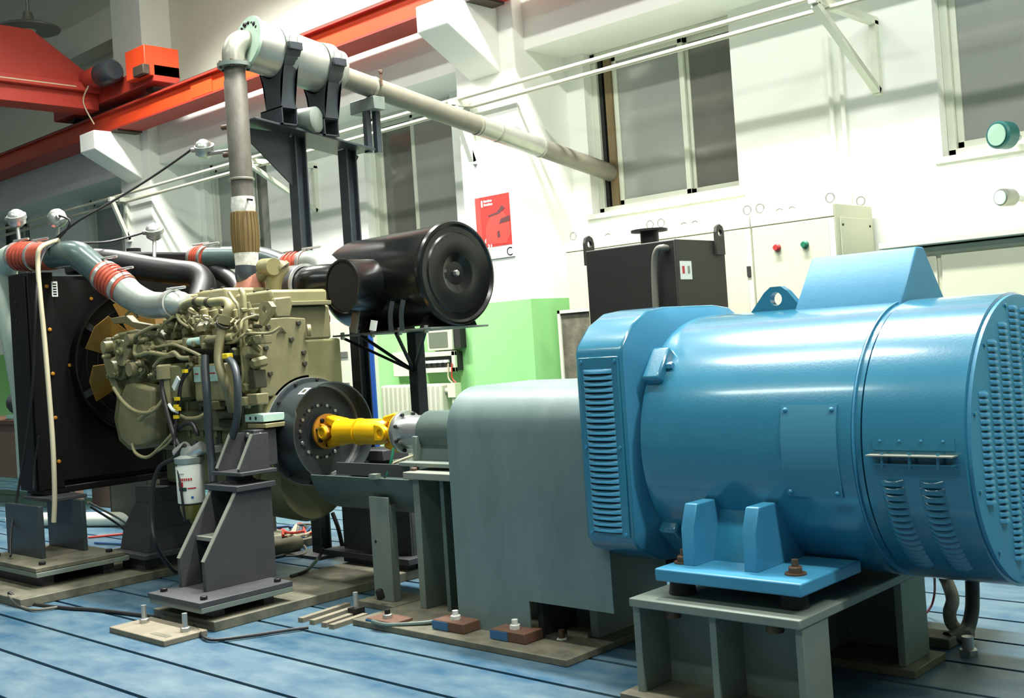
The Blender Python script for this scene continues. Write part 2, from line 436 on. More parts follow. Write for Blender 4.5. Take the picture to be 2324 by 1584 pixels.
m.prism([(xg1, 2.0, 4.62), (xg1, 6.32, 4.62), (xg1, 6.32, 4.75), (xg1, yC, 4.78), (xg1, yB, 5.16), (xg1, 2.0, 5.16)], (xg0-xg1, 0, 0))
part('girder', m, 'crane_red', t, .01)
part('girder_flange', MB().box(xg0-.05, xg1+.06, 2.0, 6.32, 4.52, 4.62), 'crane_red', t, .006)
part('girder_lower_web', MB().box(xg0+.05, xg1-.02, 2.0, 6.3, 4.33, 4.52), 'crane_red', t, .006)
part('festoon_cable', MB().tube([(xg1+.05, 2.0, 4.56), (xg1+.05, 6.0, 4.56)], .012, 6), 'cable_cream', t)
part('motor', MB().lathe([(0, .09), (.03, .11), (.28, .11), (.30, .10)], (-12.25, 6.16, 4.66), (1, 0, 0), 20), 'crane_red', t)
part('gearbox', MB().lathe([(0, .10), (.04, .13), (.30, .13), (.34, .10)], (-11.93, 6.16, 4.64), (1, 0, 0), 20), 'stand_blue_black', t)
part('lead', MB().tube([(-12.1, 6.1, 4.56), (-12.25, 6.1, 4.4), (-12.22, 6.2, 4.15)], .008, 6), 'cable_cream', t)
for xx in (-13.2, -11.3): part('wheel', MB().cyl((xx, 6.41, 4.445), (xx, 6.51, 4.445), .09), 'rail_dark', t)
p = PY(65, 65, 6.0)
t = thing('pendant_lamp', 'round grey pendant lamp reflector hanging above the crane', 'lamp', p)
part('reflector', MB().lathe([(-.02, .36), (0, .37), (.03, .30), (.07, .08), (.2, .05)], p, (0, 0, 1), 32), 'lamp_shell', t)
part('bulb', MB().sphere(p+V((0, 0, .0)), .09, 14, (1, 1, .8)), 'filter_white', t)
part('hanger_rod', MB().cyl(p+V((0, 0, .19)), (p.x, p.y, 7.2), .02, seg=8), 'lamp_shell', t)

# ---- conduits on brackets
for nm, yy, px, py, lab in (('conduit_pipe', 6.50, 1500, 93, 'cream conduit pipe on outer end of wall brackets'), ('conduit_pipe', 6.62, 1500, 123, 'cream conduit pipe nearer the wall on wall brackets')):
    z = PY(px, py, yy).z
    solo(nm, MB().cyl((XL, yy, z), (XR, yy, z), .019, seg=10), 'pipe_cream', lab, 'pipe', group=None)
zc = PY(1500, 93, 6.50).z-.03
for i, (x, yr, lab) in enumerate(((-3.28, YW, 'white triangular steel bracket on wall between two windows'), (-6.55, 6.67, 'white triangular steel bracket on column carrying the conduits'), (-12.4, 6.67, 'white triangular steel bracket on column below crane bridge'), (-9.55, YW, 'white triangular steel bracket on wall behind muffler posts'))):
    t = thing('wall_bracket', lab, 'bracket', (x, yr, zc-.55), 'triangular conduit brackets')
    part('top_arm', MB().bar((x, yr, zc), (x, 6.42, zc), .05, .05), 'window_frame', t)
    part('wall_leg', MB().bar((x, yr-.025, zc), (x, yr-.025, zc-.5), .05, .05), 'window_frame', t)
    part('diagonal', MB().bar((x, yr-.03, zc-.48), (x, 6.46, zc-.03), .05, .04), 'window_frame', t)
for dx, lab in ((-.03, 'thin white riser conduit beside the wall bracket'), (.055, 'second thin white riser conduit nearer the wall bracket')):
    p = PY(1893, 200, YW-.03)
    solo('riser_conduit', MB().cyl((p.x+dx, YW-.03, 1.9), (p.x+dx, YW-.03, 3.30), .016, seg=8), 'white_wall', lab, 'pipe')

# ---- switchgear cabinets
bx = [PY(q, yy, 6.70).x for q, yy in ((1280, 547), (1478, 520), (1701, 490), (1891, 461))]; zt = 2.065
labs = ['beige steel switchgear cabinet left end of row, behind black tank', 'beige steel switchgear cabinet in middle of row, behind black tank', 'beige steel switchgear cabinet with red and green buttons']
for i in range(3):
    x0, x1 = bx[i], bx[i+1]
    t = thing('switchgear_cabinet', labs[i], 'cabinet', ((x0+x1)/2, 6.98, 0), 'switchgear cabinets in a row')
    part('body', MB().box(x0+.002, x1-.002, 6.712, 7.26, 0, zt), 'cabinet_beige', t, .006)
    part('header', MB().box(x0+.003, x1-.003, 6.70, 6.712, zt-.085, zt-.002), 'cabinet_edge', t, .003)
    d = part('door', MB().box(x0+.012, x1-.045, 6.698, 6.712, .12, zt-.092), 'cabinet_beige', t, .004)
    part('latch', MB().box(x1-.045, x1-.018, 6.69, 6.712, zt-.42, zt-.35), 'dark_gap', d)
    part('frame_post', MB().box(x1-.043, x1-.003, 6.70, 6.712, 0.1, zt-.092), 'cabinet_edge', t)
    part('plinth', MB().box(x0+.003, x1-.003, 6.705, 6.712, 0, .11), 'dark_gap', t)
    for ex in (x0+.05, x1-.05):
        for ey in (6.76, 7.2):
            part('lifting_ring', MB().tube([(ex+.03*math.cos(a*math.pi/6), ey, zt+.04+.03*math.sin(a*math.pi/6)) for a in range(12)], .006, 6, 2, True), 'zinc', t)
    if i == 2:
        for q, mm in ((1765, 'button_red'), (1828, 'button_green')):
            p = PY(q, 562 if q < 1800 else 555, 6.70); part('push_button', MB().lathe([(0, .026), (.012, .026), (.02, .018), (.035, .018)], (p.x, 6.70, p.z), (0, -1, 0), 16), mm, d)
        pn = part('side_panel', MB().box(x1-.002, x1+.006, 6.77, 7.22, .1, zt-.09), 'cabinet_beige', t, .003)
        for yy in (6.80, 7.19): part('screw', MB().cyl((x1+.005, yy, zt-.14), (x1+.012, yy, zt-.14), .008, seg=8), 'dark_gap', pn)
# low long cabinet right
x0 = PY(2010, 560, 6.72).x
t = thing('low_cabinet', 'beige steel cabinet with overhanging top behind generator', 'cabinet', (x0+.9, 6.98, 0))
part('body', MB().box(x0+.05, x0+1.95, 6.74, 7.26, 0, 1.715), 'cabinet_beige', t, .006)
part('top_lid', MB().box(x0-.02, x0+2.0, 6.66, 7.28, 1.725, 1.765), 'cabinet_edge', t, .006)
for a in (.34, .98):
    d = part('door', MB().box(x0+a, x0+a+.6, 6.725, 6.74, .1, 1.66), 'cabinet_beige', t, .005); part('hinge', MB().cyl((x0+a, 6.725, 1.35), (x0+a, 6.725, 1.27), .012, seg=8), 'zinc', d)
part('side_door', MB().box(x0+.07, x0+.31, 6.727, 6.74, .1, 1.66), 'cabinet_beige', t, .005)
# ---- black oil tank
x0, x1 = PY(1327, 560, 5.5).x, PY(1531, 549, 5.5).x; y0, y1 = 5.5, 6.03; zt2 = 1.85
t = thing('oil_tank', 'black square steel tank with filler neck and lifting lugs', 'tank', ((x0+x1)/2, 5.77, 0))
part('body', MB().box(x0, x1, y0, y1, .12, zt2), 'tank_black2', t, .008)
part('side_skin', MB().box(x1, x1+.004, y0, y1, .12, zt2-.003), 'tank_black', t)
for sx in (x0+.06, x1-.06):
    part('leg', MB().box(sx-.05, sx+.05, y0+.03, y1-.03, 0, .12), 'tank_black2', t)
n = part('filler_neck', MB().lathe([(0, .058), (.085, .058)], ((x0+x1)/2+.02, 5.70, zt2), (0, 0, 1), 24), 'tank_black2', t)
part('neck_flange', MB().lathe([(.085, .06), (.086, .115), (.1, .115)], ((x0+x1)/2+.02, 5.70, zt2), (0, 0, 1), 28), 'tank_black2', n)
for (lx, ly, ax) in ((x0-.006, 5.56, 1), (x1+.006, 5.96, -1)):
    a = ly-.045; b = ly+.045
    pts = [(lx, a, zt2-.09), (lx, b, zt2-.09), (lx, b, zt2+.05), (lx, b-.012, zt2+.085), (lx, ly, zt2+.10), (lx, a+.012, zt2+.085), (lx, a, zt2+.05)]
    part('lifting_lug', MB().holed(pts, (lx, ly, zt2+.045), .022, (-.02*ax, 0, 0)), 'tank_black', t)
xh = PY(1487, 600, 5.47).x
part('vent_hose', MB().tube([(xh+.07, 5.5, zt2-.05), (xh+.07, 5.46, zt2-.045), (xh+.03, 5.455, zt2-.06), (xh, 5.46, zt2-.16), (xh-.01, 5.46, zt2-.5), (xh-.01, 5.46, .3)], .02, 10), 'cable_grey', t)
p = PX(1557, 613, x1+.006)
st = part('label_plate', MB().box(x1+.004, x1+.007, p.y-.06, p.y+.06, p.z-.055, p.z+.055), 'label_white', t)
for k in (-1, 1): part('printed_mark', MB().box(x1+.0065, x1+.008, p.y+k*.028-.012, p.y+k*.028+.012, p.z-.02, p.z+.025), 'print_red' if k < 0 else 'edge_worn', st)
# ---- leaning frame, wall boxes, heating radiator, rack post
p = PY(1265, 705, 6.55); q = PY(1292, 870, 6.55)
t = thing('panel_frame', 'narrow white framed grey panel standing beside the switchgear', 'panel', (p.x+.09, 6.56, 0))
part('panel', MB().box(p.x+.02, p.x+.30, 6.56, 6.57, 0, p.z-.02), 'bed_steel', t)
part('frame', MB().box(p.x, p.x+.025, 6.545, 6.575, 0, p.z).box(p.x, p.x+.32, 6.545, 6.575, p.z-.025, p.z), 'cabinet_edge', t)
def wq(px, py, y=YW): return PY(px, py, y)
a, b = wq(985, 748), wq(1045, 792)
t = thing('meter_box', 'grey dotted meter box high on green wall', 'box', ((a.x+b.x)/2, YW-.05, b.z))
part('case', MB().box(a.x, b.x, YW-.10, YW-.006, b.z, a.z), 'cabinet_edge', t, .006)
part('face', MB().box(a.x+.03, b.x-.06, YW-.106, YW-.10, b.z+.03, a.z-.03), 'lamp_shell', t)
part('dark_side', MB().box(b.x, b.x+.09, YW-.08, YW-.006, b.z+.01, a.z), 'dark_gap', t)
a, b = wq(965, 800), wq(1055, 842)
t = thing('breaker_box', 'open cream breaker box with white switches on green wall', 'box', ((a.x+b.x)/2, YW-.05, b.z))
m = MB(); f = .045
m.box(a.x, b.x, YW-.12, YW-.09, a.z-f, a.z).box(a.x, b.x, YW-.12, YW-.09, b.z, b.z+f).box(a.x, a.x+f, YW-.12, YW-.09, b.z, a.z).box(b.x-f, b.x, YW-.12, YW-.09, b.z, a.z)
part('frame', m, 'cabinet_edge', t, .004); part('cavity', MB().box(a.x+.01, b.x-.01, YW-.09, YW-.006, b.z+.01, a.z-.01), 'dark_gap', t)
for k in range(5):
    xx = a.x+f+.03+k*(b.x-a.x-2*f-.06)/5; part('breaker', MB().box(xx, xx+.05, YW-.125, YW-.09, b.z+.09, a.z-.08), 'label_white', t, .003)
for k, mm in ((.3, 'cable_red'), (.25, 'cable_cream')):
    xx = a.x+k+.2; part('lead', MB().tube([(xx, YW-.13, b.z+.08), (xx-.01, YW-.13, b.z-.05), (xx+.03, YW-.12, b.z-.1)], .007, 6), mm, t)
a, b = wq(902, 800), wq(962, 852)
solo('junction_box', MB().box(a.x, b.x, YW-.07, YW-.006, b.z, a.z), 'cabinet_edge', 'flat cream junction box behind the air cleaner post', 'box', bevel=.006)
t = None
a, b = wq(872, 868, YW-.16), wq(1010, 868, YW-.16)
t = thing('heating_radiator', 'cream cast iron column heating radiator under green wall window', 'radiator', ((a.x+b.x)/2, YW-.1, .12))
nseg = 13; zt3 = a.z-.03
for k in range(nseg):
    xx = a.x+(b.x-a.x)*(k+.5)/nseg
    part('section', MB().box(xx-.033, xx+.033, YW-.22, YW-.07, .12, zt3), 'cast_radiator', t, .022)
part('header_pipe', MB().cyl((a.x, YW-.145, zt3-.07), (b.x+.12, YW-.145, zt3-.07), .03, seg=10), 'cast_radiator', t)
part('header_pipe', MB().cyl((a.x, YW-.145, .2), (b.x+.1, YW-.145, .2), .03, seg=10), 'cast_radiator', t)
part('feed_pipe', MB().tube([(b.x+.1, YW-.145, .05), (b.x+.1, YW-.145, zt3-.12)], .025, 8).box(b.x+.05, b.x+.15, YW-.18, YW-.1, zt3-.13, zt3), 'pipe_cream', t)
a, b = PY(838, 745, 5.9), PY(880, 1060, 5.9)
t = thing('rack_upright', 'blue perforated steel rack upright behind muffler posts', 'rack post', (a.x, 5.95, 0))
part('web', MB().box(a.x-.035, a.x-.03, 5.88, 5.96, 0, a.z+.02), 'rack_blue', t)
part('face', MB().box(a.x-.035, a.x+.05, 5.88, 5.886, 0, a.z+.02), 'rack_blue', t)
for k in range(18): part('slot', MB().box(a.x-.02, a.x-.004, 5.878, 5.8805, .15+k*.075, .17+k*.075), 'label_mint', t)
part('back_brace', MB().bar((a.x-.03, 5.96, a.z-.05), (a.x-.22, 5.96, a.z-.12), .03, .03), 'rack_blue', t)
a, b = PY(705, 735, 6.3), PY(800, 870, 6.3)
t = thing('instrument_cabinet', 'cream instrument cabinet with shelves behind the muffler posts', 'cabinet', ((a.x+b.x)/2, 6.45, 0))
part('body', MB().box(a.x-.5, b.x, 6.3, 6.62, 0, a.z), 'cabinet_edge', t, .008)
for k in (.28, .56): part('shelf_gap', MB().box(a.x-.46, b.x-.04, 6.292, 6.305, a.z-k-.05, a.z-k), 'lamp_shell', t)
p = PY(715, 715, 6.3); part('instrument', MB().box(p.x-.1, p.x+.45, 6.32, 6.58, a.z, a.z+.10), 'cabinet_edge', t, .006)
# ---- poster sheet on the column
yp = 6.662
A = PY(1078, 450, yp); B = PY(1160, 555, yp); A2 = PY(1157, 437, yp)
px0, px1 = A.x, PY(1159, 490, yp).x; pz1, pz0 = (A.z+A2.z)/2, (PY(1095, 560, yp).z+B.z)/2-.005
t = thing('engine_poster', 'red poster of an engine taped to white column', 'poster', ((px0+px1)/2, yp, pz0-.07))
part('sheet', MB().box(px0-.005, px1+.02, yp-.002, yp+.001, pz0-.10, pz1+.005), 'poster_paper', t)
pr_ = part('print_field', MB().box(px0, px1, yp-.004, yp-.002, pz0, pz1), 'poster_red', t)
W_, H_ = px1-px0, pz1-pz0
def pq(u, v): return (px0+u*W_, yp-.0045, pz0+v*H_)
def blob(name, pts, mm, d=.001):
    return part(name, MB().prism([pq(*q) for q in pts], (0, -d, 0)), mm, pr_)
blob('bright_band', [(0, .0), (.16, .0), (.15, 1), (0, 1)], 'poster_bright')
blob('engine_picture', [(.25, .06), (.85, .03), (.98, .2), (.97, .45), (.8, .66), (.42, .6), (.28, .4)], 'poster_bright')
blob('dark_fan', [(.66, .42), (.98, .45), (.98, .56), (.72, .52)], 'poster_dark', .0016)
blob('dark_pipe', [(.36, .62), (.62, .66), (.78, .78), (.86, .72), (.7, .62), (.4, .585)], 'poster_dark', .0016)
blob('dark_sump', [(.6, .16), (.68, .17), (.67, .3), (.6, .28)], 'poster_dark', .0016)
blob('headline_bar', [(.18, .80), (.225, .80), (.225, .93), (.18, .93)], 'poster_white')
for k, (v, e) in enumerate(((.885, .5), (.815, .52))):
    for j in range(6):
        u = .26+j*(e-.26)/6; blob('headline_letter', [(u, v), (u+.032, v), (u+.032, v+(.045 if j in (0, 3) else .034)), (u, v+(.045 if j in (0, 3) else .034))], 'poster_white')
def txt(name, s, size, loc, rot, mm, parent, ext=.0006):
    c = bpy.data.curves.new(name, 'FONT'); c.body = s; c.size = size; c.extrude = ext; c.align_x = 'CENTER'; c.align_y = 'CENTER'
    o = bpy.data.objects.new(name, c); COL.objects.link(o); dg = bpy.context.evaluated_depsgraph_get()
    me = bpy.data.meshes.new_from_object(o.evaluated_get(dg)); bpy.data.objects.remove(o)
    me.materials.clear(); me.materials.append(MATS[mm]); k = bpy.data.objects.new(name, me); COL.objects.link(k); k.parent = parent
    k.location = V(loc)-root_loc(parent); k.rotation_euler = rot; return k
txt('model_letters', 'SI', .13, pq(.33, .06), (math.pi/2, 0, 0), 'poster_white', pr_)
txt('corner_mark', 'C', .10, (px1-.035, yp-.003, pz0-.06), (math.pi/2, 0, 0), 'bolt_dark', t)
# blue notice on far column / wall
p = PY(655, 590, 7.28)
solo('wall_notice', MB().box(p.x-.12, p.x+.12, YW-.012, YW-.001, p.z-.08, p.z+.08), 'rack_blue', 'small blue notice on white wall behind muffler post', 'sign')
# ---- gauges on the far right
for (gx, gy, rr, lab) in ((2283, 305, .085, 'teal rimmed round gauge fixed to white wall'), (2291, 447, .055, 'small grey round transmitter fixed to white wall')):
    p = PY(gx, gy, 7.08)
    t = thing('wall_gauge', lab, 'gauge', p)
    part('case', MB().lathe([(0, rr*.7), (.03, rr), (.12, rr), (.13, rr*.9)], p+V((0, .08, 0)), (-.3, -1, 0), 28), 'gauge_teal' if rr > .06 else 'lamp_shell', t)
    part('dial', MB().cyl(p+V((-.037, -.045, 0)), p+V((-.04, -.052, 0)), rr*.78, seg=24), 'gauge_face', t)
    part('stem', MB().cyl(p+V((0, .05, 0)), (p.x, YW, p.z), .02, seg=10), 'zinc', t)
# ================================================================== the rig: common shaft line
YA, ZA = 3.90, .868
def cylp(x, ang, r):     # point on a cylinder about the shaft line; ang in degrees from the camera side, up positive
    a = math.radians(ang); return V((x, YA-r*math.cos(a), ZA+r*math.sin(a)))
def arc_plate(m, x0, x1, a0, a1, r0, r1, n=14):
    vs = []; fs = []
    for i in range(n+1):
        a = a0+(a1-a0)*i/n
        vs += [cylp(x0, a, r0), cylp(x1, a, r0), cylp(x1, a, r1), cylp(x0, a, r1)]
    for i in range(n):
        b = i*4; c = b+4
        for k in range(4): fs.append((b+k, b+(k+1)%4, c+(k+1)%4, c+k))
    fs += [(0,1,2,3), (n*4+3, n*4+2, n*4+1, n*4)]
    return m.add(vs, fs)

# ---- generator
RG = .49
gen = thing('generator', 'large blue electric generator with louvred end cover on steel stand', 'generator', (-2.1, YA, .425))
part('stator_barrel', MB().lathe([(0, .455), (.0, RG-.006), (.03, RG), (.86, RG), (.862, RG-.006), (.89, RG-.006)], (-2.575, YA, ZA), (1, 0, 0), 96), 'gen_blue', gen, angle=30)
cov = part('end_cover', MB().lathe([(0, .3), (0, RG+.001), (.33, RG+.001), (.335, RG-.01), (.335, .3)], (-1.676, YA, ZA), (1, 0, 0), 96), 'gen_blue', gen, angle=30)
part('seam_band', MB().ring((-1.712, YA, ZA), (-1.706, YA, ZA), RG+.002, RG-.02, 96), 'gen_blue_dull', gen)
endp = part('end_disc', MB().lathe([(0, RG-.008), (.012, RG-.008), (.014, RG-.02)], (-1.341, YA, ZA), (1, 0, 0), 96), 'gen_blue_dull', gen, angle=30)
for k in range(12):
    a = math.radians(k*30+15)
    part('screw', MB().hexbolt((-1.327, YA-.462*math.cos(a), ZA+.462*math.sin(a)), (1, 0, 0), .007, .007), 'gen_blue', endp)
# louvres of the end disc
def louver_mesh(w, h, d):
    m = MB(); n = 6      # pressed hood: open at the bottom, rounded back to the plate at the top and ends
    prof = [(-h/2, d), (-h*.1, d*.95), (h*.3, d*.6), (h/2, 0)]
    vs = []; fs = []
    for j, (z, o) in enumerate(prof):
        for i in range(n+1):
            u = -1+2*i/n; e = (1-abs(u)**4); vs.append((o*e, u*w/2, z))
    for j in range(len(prof)-1):
        for i in range(n): fs.append((j*(n+1)+i, j*(n+1)+i+1, (j+1)*(n+1)+i+1, (j+1)*(n+1)+i))
    m.add(vs, fs); m.add([(.0005, -w/2, -h/2-.001), (.0005, w/2, -h/2-.001), (.0005, w/2, -h/2+.004), (.0005, -w/2, -h/2+.004)], [(0,1,2,3)])
    return m
xe = -1.3265
lsrc = None; cols = []
ycol0 = PX(2238, 1015, xe).y; dyc = PX(2265, 1000, xe).y-ycol0
pitch = (PX(2238, 893, xe).z-PX(2238, 1143, xe).z)/16.0
for c in range(-0, 12):
    yy = ycol0+dyc*c; dy = yy-YA; lim = (.425**2-dy*dy) if abs(dy) < .42 else 0
    if lim <= 0: continue
    if c == 0: n0, n1 = -8, 8
    else:
        n1 = int(math.sqrt(lim)/pitch); n0 = -n1
        if c == 1: n1 = min(n1, 16); n0 = -12
    zc0 = PX(2238, 1015, xe).z + (.5*pitch if c % 2 else 0)
    for r in range(n0, n1+1):
        cols.append((yy, zc0+r*pitch))
cols = cols[:290]
for i, (yy, zz) in enumerate(cols):
    if i == 0: lsrc = piece('louver', louver_mesh(.060, pitch*.74, .016), 'gen_blue_dull', gen, (xe, yy, zz)); o0 = (yy, zz)
    else: copies(lsrc, [(0, yy-o0[0], zz-o0[1])], gen)
# louvres on the side of the end cover
lm = louver_mesh(.078, .0185, .013); s0 = None
for cx in (-1.588, -1.46):
    for k in range(15):
        ang = -11-k*2.9; p = cylp(cx, ang, RG+.0012)
        me_rot = (0, 0, -math.pi/2)
        R = Matrix.Rotation(math.radians(-ang), 4, 'X') @ Matrix.Rotation(-math.pi/2, 4, 'Z')
        if s0 is None: s0 = piece('side_louver', lm, 'gen_blue', gen, p); o = s0
        else: o = s0.copy(); COL.objects.link(o); o.parent = gen; o.location = p-root_loc(gen)
        o.rotation_euler = R.to_euler()
# hinge ledge on the cover
m = MB(); arc_plate(m, -1.64, -1.375, 1.2, 5.6, RG, RG+.004, 4); lg = part('hinge_strip', m, 'gen_blue', gen)
part('ledge', MB().box(-1.648, -1.368, YA-RG-.045, YA-RG+.002, ZA-.006, ZA-.002), 'edge_worn', lg)
m = MB(); arc_plate(m, -1.645, -1.375, -8.2, -4.2, RG, RG+.004, 4); part('lower_strip', m, 'gen_blue', lg)
part('lower_ledge', MB().box(-1.645, -1.372, YA-RG-.03, YA-RG+.004, ZA-.034, ZA-.030), 'gen_blue', lg)
for xx in (-1.60, -1.51, -1.42): part('bolt', MB().cyl((xx, YA-RG-.025, ZA-.045), (xx, YA-RG-.025, ZA+.004), .006, seg=8), 'gen_blue', lg)
for xx in (-1.615, -1.55, -1.48, -1.41): part('rivet', MB().sphere(cylp(xx, 4.6, RG+.004), .005, 8), 'gen_blue_dull', lg)
# name plate
m = MB(); arc_plate(m, -1.972, -1.766, -18.3, 18.3, RG, RG+.006, 16); npl = part('cover_plate', m, 'gen_plate', gen, angle=30)
for xx in (-1.955, -1.783):
    for a in (16.3, -16.3): part('screw', MB().sphere(cylp(xx, a, RG+.006), .009, 10), 'gen_blue_dull', npl)
# drive end bracket
oct_ = [(3.41, .515), (3.41, 1.235), (3.425, 1.27), (3.50, 1.345), (3.60, 1.392), (3.72, 1.405), (4.08, 1.405), (4.20, 1.392), (4.30, 1.345), (4.375, 1.27), (4.39, 1.235), (4.39, .515), (4.36, .47), (4.20, .40), (4.0, .385), (3.8, .385), (3.60, .40), (3.44, .47)]
part('drive_end_bracket', MB().prism([(-2.868, y, z) for y, z in oct_], (.235, 0, 0)), 'gen_blue', gen, .012)
outer = []; inner = []
for (y, z) in oct_:
    a = math.atan2(z-ZA, y-YA); outer.append((-2.634, YA+(y-YA)*.985, ZA+(z-ZA)*.985)); inner.append((-2.572, YA+.485*math.cos(a), ZA+.478*math.sin(a)))
part('bracket_cone', MB().loft(outer, inner), 'gen_blue_dull', gen)
pan = part('vent_panel', MB().box(-2.845, -2.648, 3.401, 3.4105, .52, 1.222), 'gen_blue', gen, .003)
vl = louver_mesh(.142, .0175, .014); v0 = None
for k in range(27):
    z = 1.166-k*.0237
    if v0 is None:
        v0 = piece('vent_louver', vl, 'gen_blue_dull', gen, (-2.75, 3.4005, z)); v0.rotation_euler = (0, 0, -math.pi/2)
    else: copies(v0, [(0, 0, -k*.0237)], gen)
    part('vent_slot', MB().box(-2.818, -2.682, 3.3985, 3.4012, z-.0145, z-.0095), 'dark_gap', pan)
for xx in (-2.83, -2.663):
    for z in (1.205, .87, .535): part('screw', MB().cyl((xx, 3.402, z), (xx, 3.396, z), .007, seg=8), 'gen_blue_dull', pan)
for ang, s in ((38, 1), (-46, 1), (142, 1), (226, 1)):
    a = math.radians(ang); c = cylp(-2.535, ang, RG+.004); rd = V((0, -math.cos(a), math.sin(a))); tg = V((0, math.sin(a), math.cos(a)))
    lug = part('flange_lug', MB().obox(c, V((.042, 0, 0)), rd*.028, tg*.075), 'gen_blue', gen, .012)
    part('bolt', MB().hexbolt(c+V((.042, 0, 0)), (1, 0, 0), .016, .025), 'gen_blue_dull', lug)
# lifting eyes, terminal box
for xx in (-2.222,):
    part('lifting_eye', MB().holed([(xx-.125, 3.88, 1.345), (xx+.12, 3.88, 1.345), (xx+.05, 3.88, 1.43), (xx+.022, 3.88, 1.450), (xx-.022, 3.88, 1.450), (xx-.05, 3.88, 1.43)], (xx, 3.88, 1.402), .026, (0, .035, 0)), 'gen_blue', gen)
part('terminal_box', MB().prism([(-2.115, 3.82, 1.27), (-2.115, 3.82, 1.345), (-2.115, 3.99, 1.552), (-2.115, 4.05, 1.552), (-2.115, 4.22, 1.345), (-2.115, 4.22, 1.27)], (.42, 0, 0)), 'gen_blue_dull', gen, .006)
# feet
for side in (1, -1):
    yy = lambda y: y if side == 1 else 2*YA-y
    ft = part('foot_plate', MB().box(-2.39, -1.815, yy(3.2), yy(3.62), .425, .47), 'gen_blue_dull', gen, .006)
    for gx in (-2.325, -2.075):
        part('gusset', MB().prism([(gx, yy(3.285), .468), (gx, yy(3.285), .60), (gx, yy(3.32), .685), (gx, yy(3.445), .685), (gx, yy(3.62), .50), (gx, yy(3.62), .468)], (.052, 0, 0)), 'gen_blue_dull', gen, .004)
    part('foot_web', MB().prism([(-2.30, yy(3.40), .468), (-2.30, yy(3.47), .66), (-2.30, yy(3.60), .50), (-2.30, yy(3.60), .468)], (.26, 0, 0)), 'gen_blue', gen)
    for bx_ in (-2.345, -1.90):
        b = part('foot_bolt', MB().cyl((bx_, yy(3.32), .36), (bx_, yy(3.32), .52), .012, seg=10).hexbolt((bx_, yy(3.32), .475), (0, 0, 1), .026, .022), 'bolt_rust', gen)
        part('washer', MB().cyl((bx_, yy(3.32), .47), (bx_, yy(3.32), .476), .036, seg=18), 'bolt_rust', b)
        part('levelling_puck', MB().lathe([(0, .05), (.05, .042), (.058, .042)], (bx_, yy(3.30), .367), (0, 0, 1), 20), 'rubber', b)
part('shaft_stub', MB().cyl((-3.05, YA, ZA), (-2.86, YA, ZA), .07), 'machined', gen)

# ---- generator stand
t = thing('generator_stand', 'grey green welded plate stand under the blue generator', 'stand', (-2.13, YA, 0))
part('top_plate', MB().box(-2.475, -1.80, 3.15, 4.65, .335, .366), 'stand_green', t, .004)
for (x0, x1) in ((-2.475, -2.445), (-2.155, -2.128), (-1.832, -1.804)):
    part('leg_plate', MB().box(x0, x1, 3.17, 3.34, .03, .335), 'stand_green', t, .002)
    part('leg_plate', MB().box(x0, x1, 3.89, 4.10, .03, .335), 'stand_green', t, .002)
part('far_leg_block', MB().box(-2.47, -2.16, 4.40, 4.60, .0, .335), 'stand_green', t)
for y in (3.335, 4.10): part('cross_web', MB().box(-2.446, -1.833, y, y+.02, .03, .335), 'stand_green', t)
for (y0, y1) in ((3.12, 3.40), (3.86, 4.14)): part('base_plate', MB().box(-2.52, -1.76, y0, y1, 0, .03), 'bed_steel', t, .003)
for x in (-2.36, -1.95): part('bolt_end', MB().cyl((x, 3.25, .29), (x, 3.25, .335), .03, seg=12), 'bolt_rust', t)

# ---- sheet metal guard over the coupling
t = thing('coupling_guard', 'plain grey sheet steel guard arched over the shaft coupling', 'guard', (-3.28, YA, 0))
pts = [(3.50, .025)]
rc = .20
for k in range(9):
    a = math.pi - k*math.pi/16; pts.append((3.50+rc+rc*math.cos(a), .91+rc*math.sin(a)))
for k in range(9):
    a = math.pi/2-k*math.pi/16; pts.append((4.30-rc+rc*math.cos(a), .91+rc*math.sin(a)))
pts.append((4.30, .025))
pts.insert(1, (3.50, .6)); pts.insert(len(pts)-1, (4.30, .6))
m = MB(); th = .006; n = len(pts); ins = []
for i, (y, z) in enumerate(pts):
    y2 = y+(th if y < YA else -th) if z <= .911 else YA+(y-YA)*(1-th/.4); z2 = z if z <= .911 else z-th; ins.append((y2, z2))
def shell(x0, x1, idx):
    vs = []; fs = []
    for i in idx:
        for (y, z) in (pts[i], ins[i]):
            vs += [(x0, y, z), (x1, y, z)]
    for j in range(len(idx)-1):
        a = j*4; b = a+4
        fs += [(a, a+1, b+1, b), (a+2, b+2, b+3, a+3), (a, b, b+2, a+2), (a+1, a+3, b+3, b+1)]
    fs += [(0, 2, 3, 1), (len(idx)*4-4, len(idx)*4-3, len(idx)*4-1, len(idx)*4-2)]
    return vs, fs
vs, fs = shell(-3.735, -2.875, range(1, n-1)); m.add(vs, fs)
part('arched_cover', m, 'guard_steel', t, angle=30)
for y in (3.50, 4.294):
    part('side_sheet', MB().prism([(-3.735, y, .6), (-2.875, y, .6), (-2.875, y, .455), (-2.83, y, .455), (-2.83, y, .19), (-3.29, y, .19), (-3.29, y, .025), (-3.735, y, .025)], (0, .006, 0)), 'guard_steel', t)

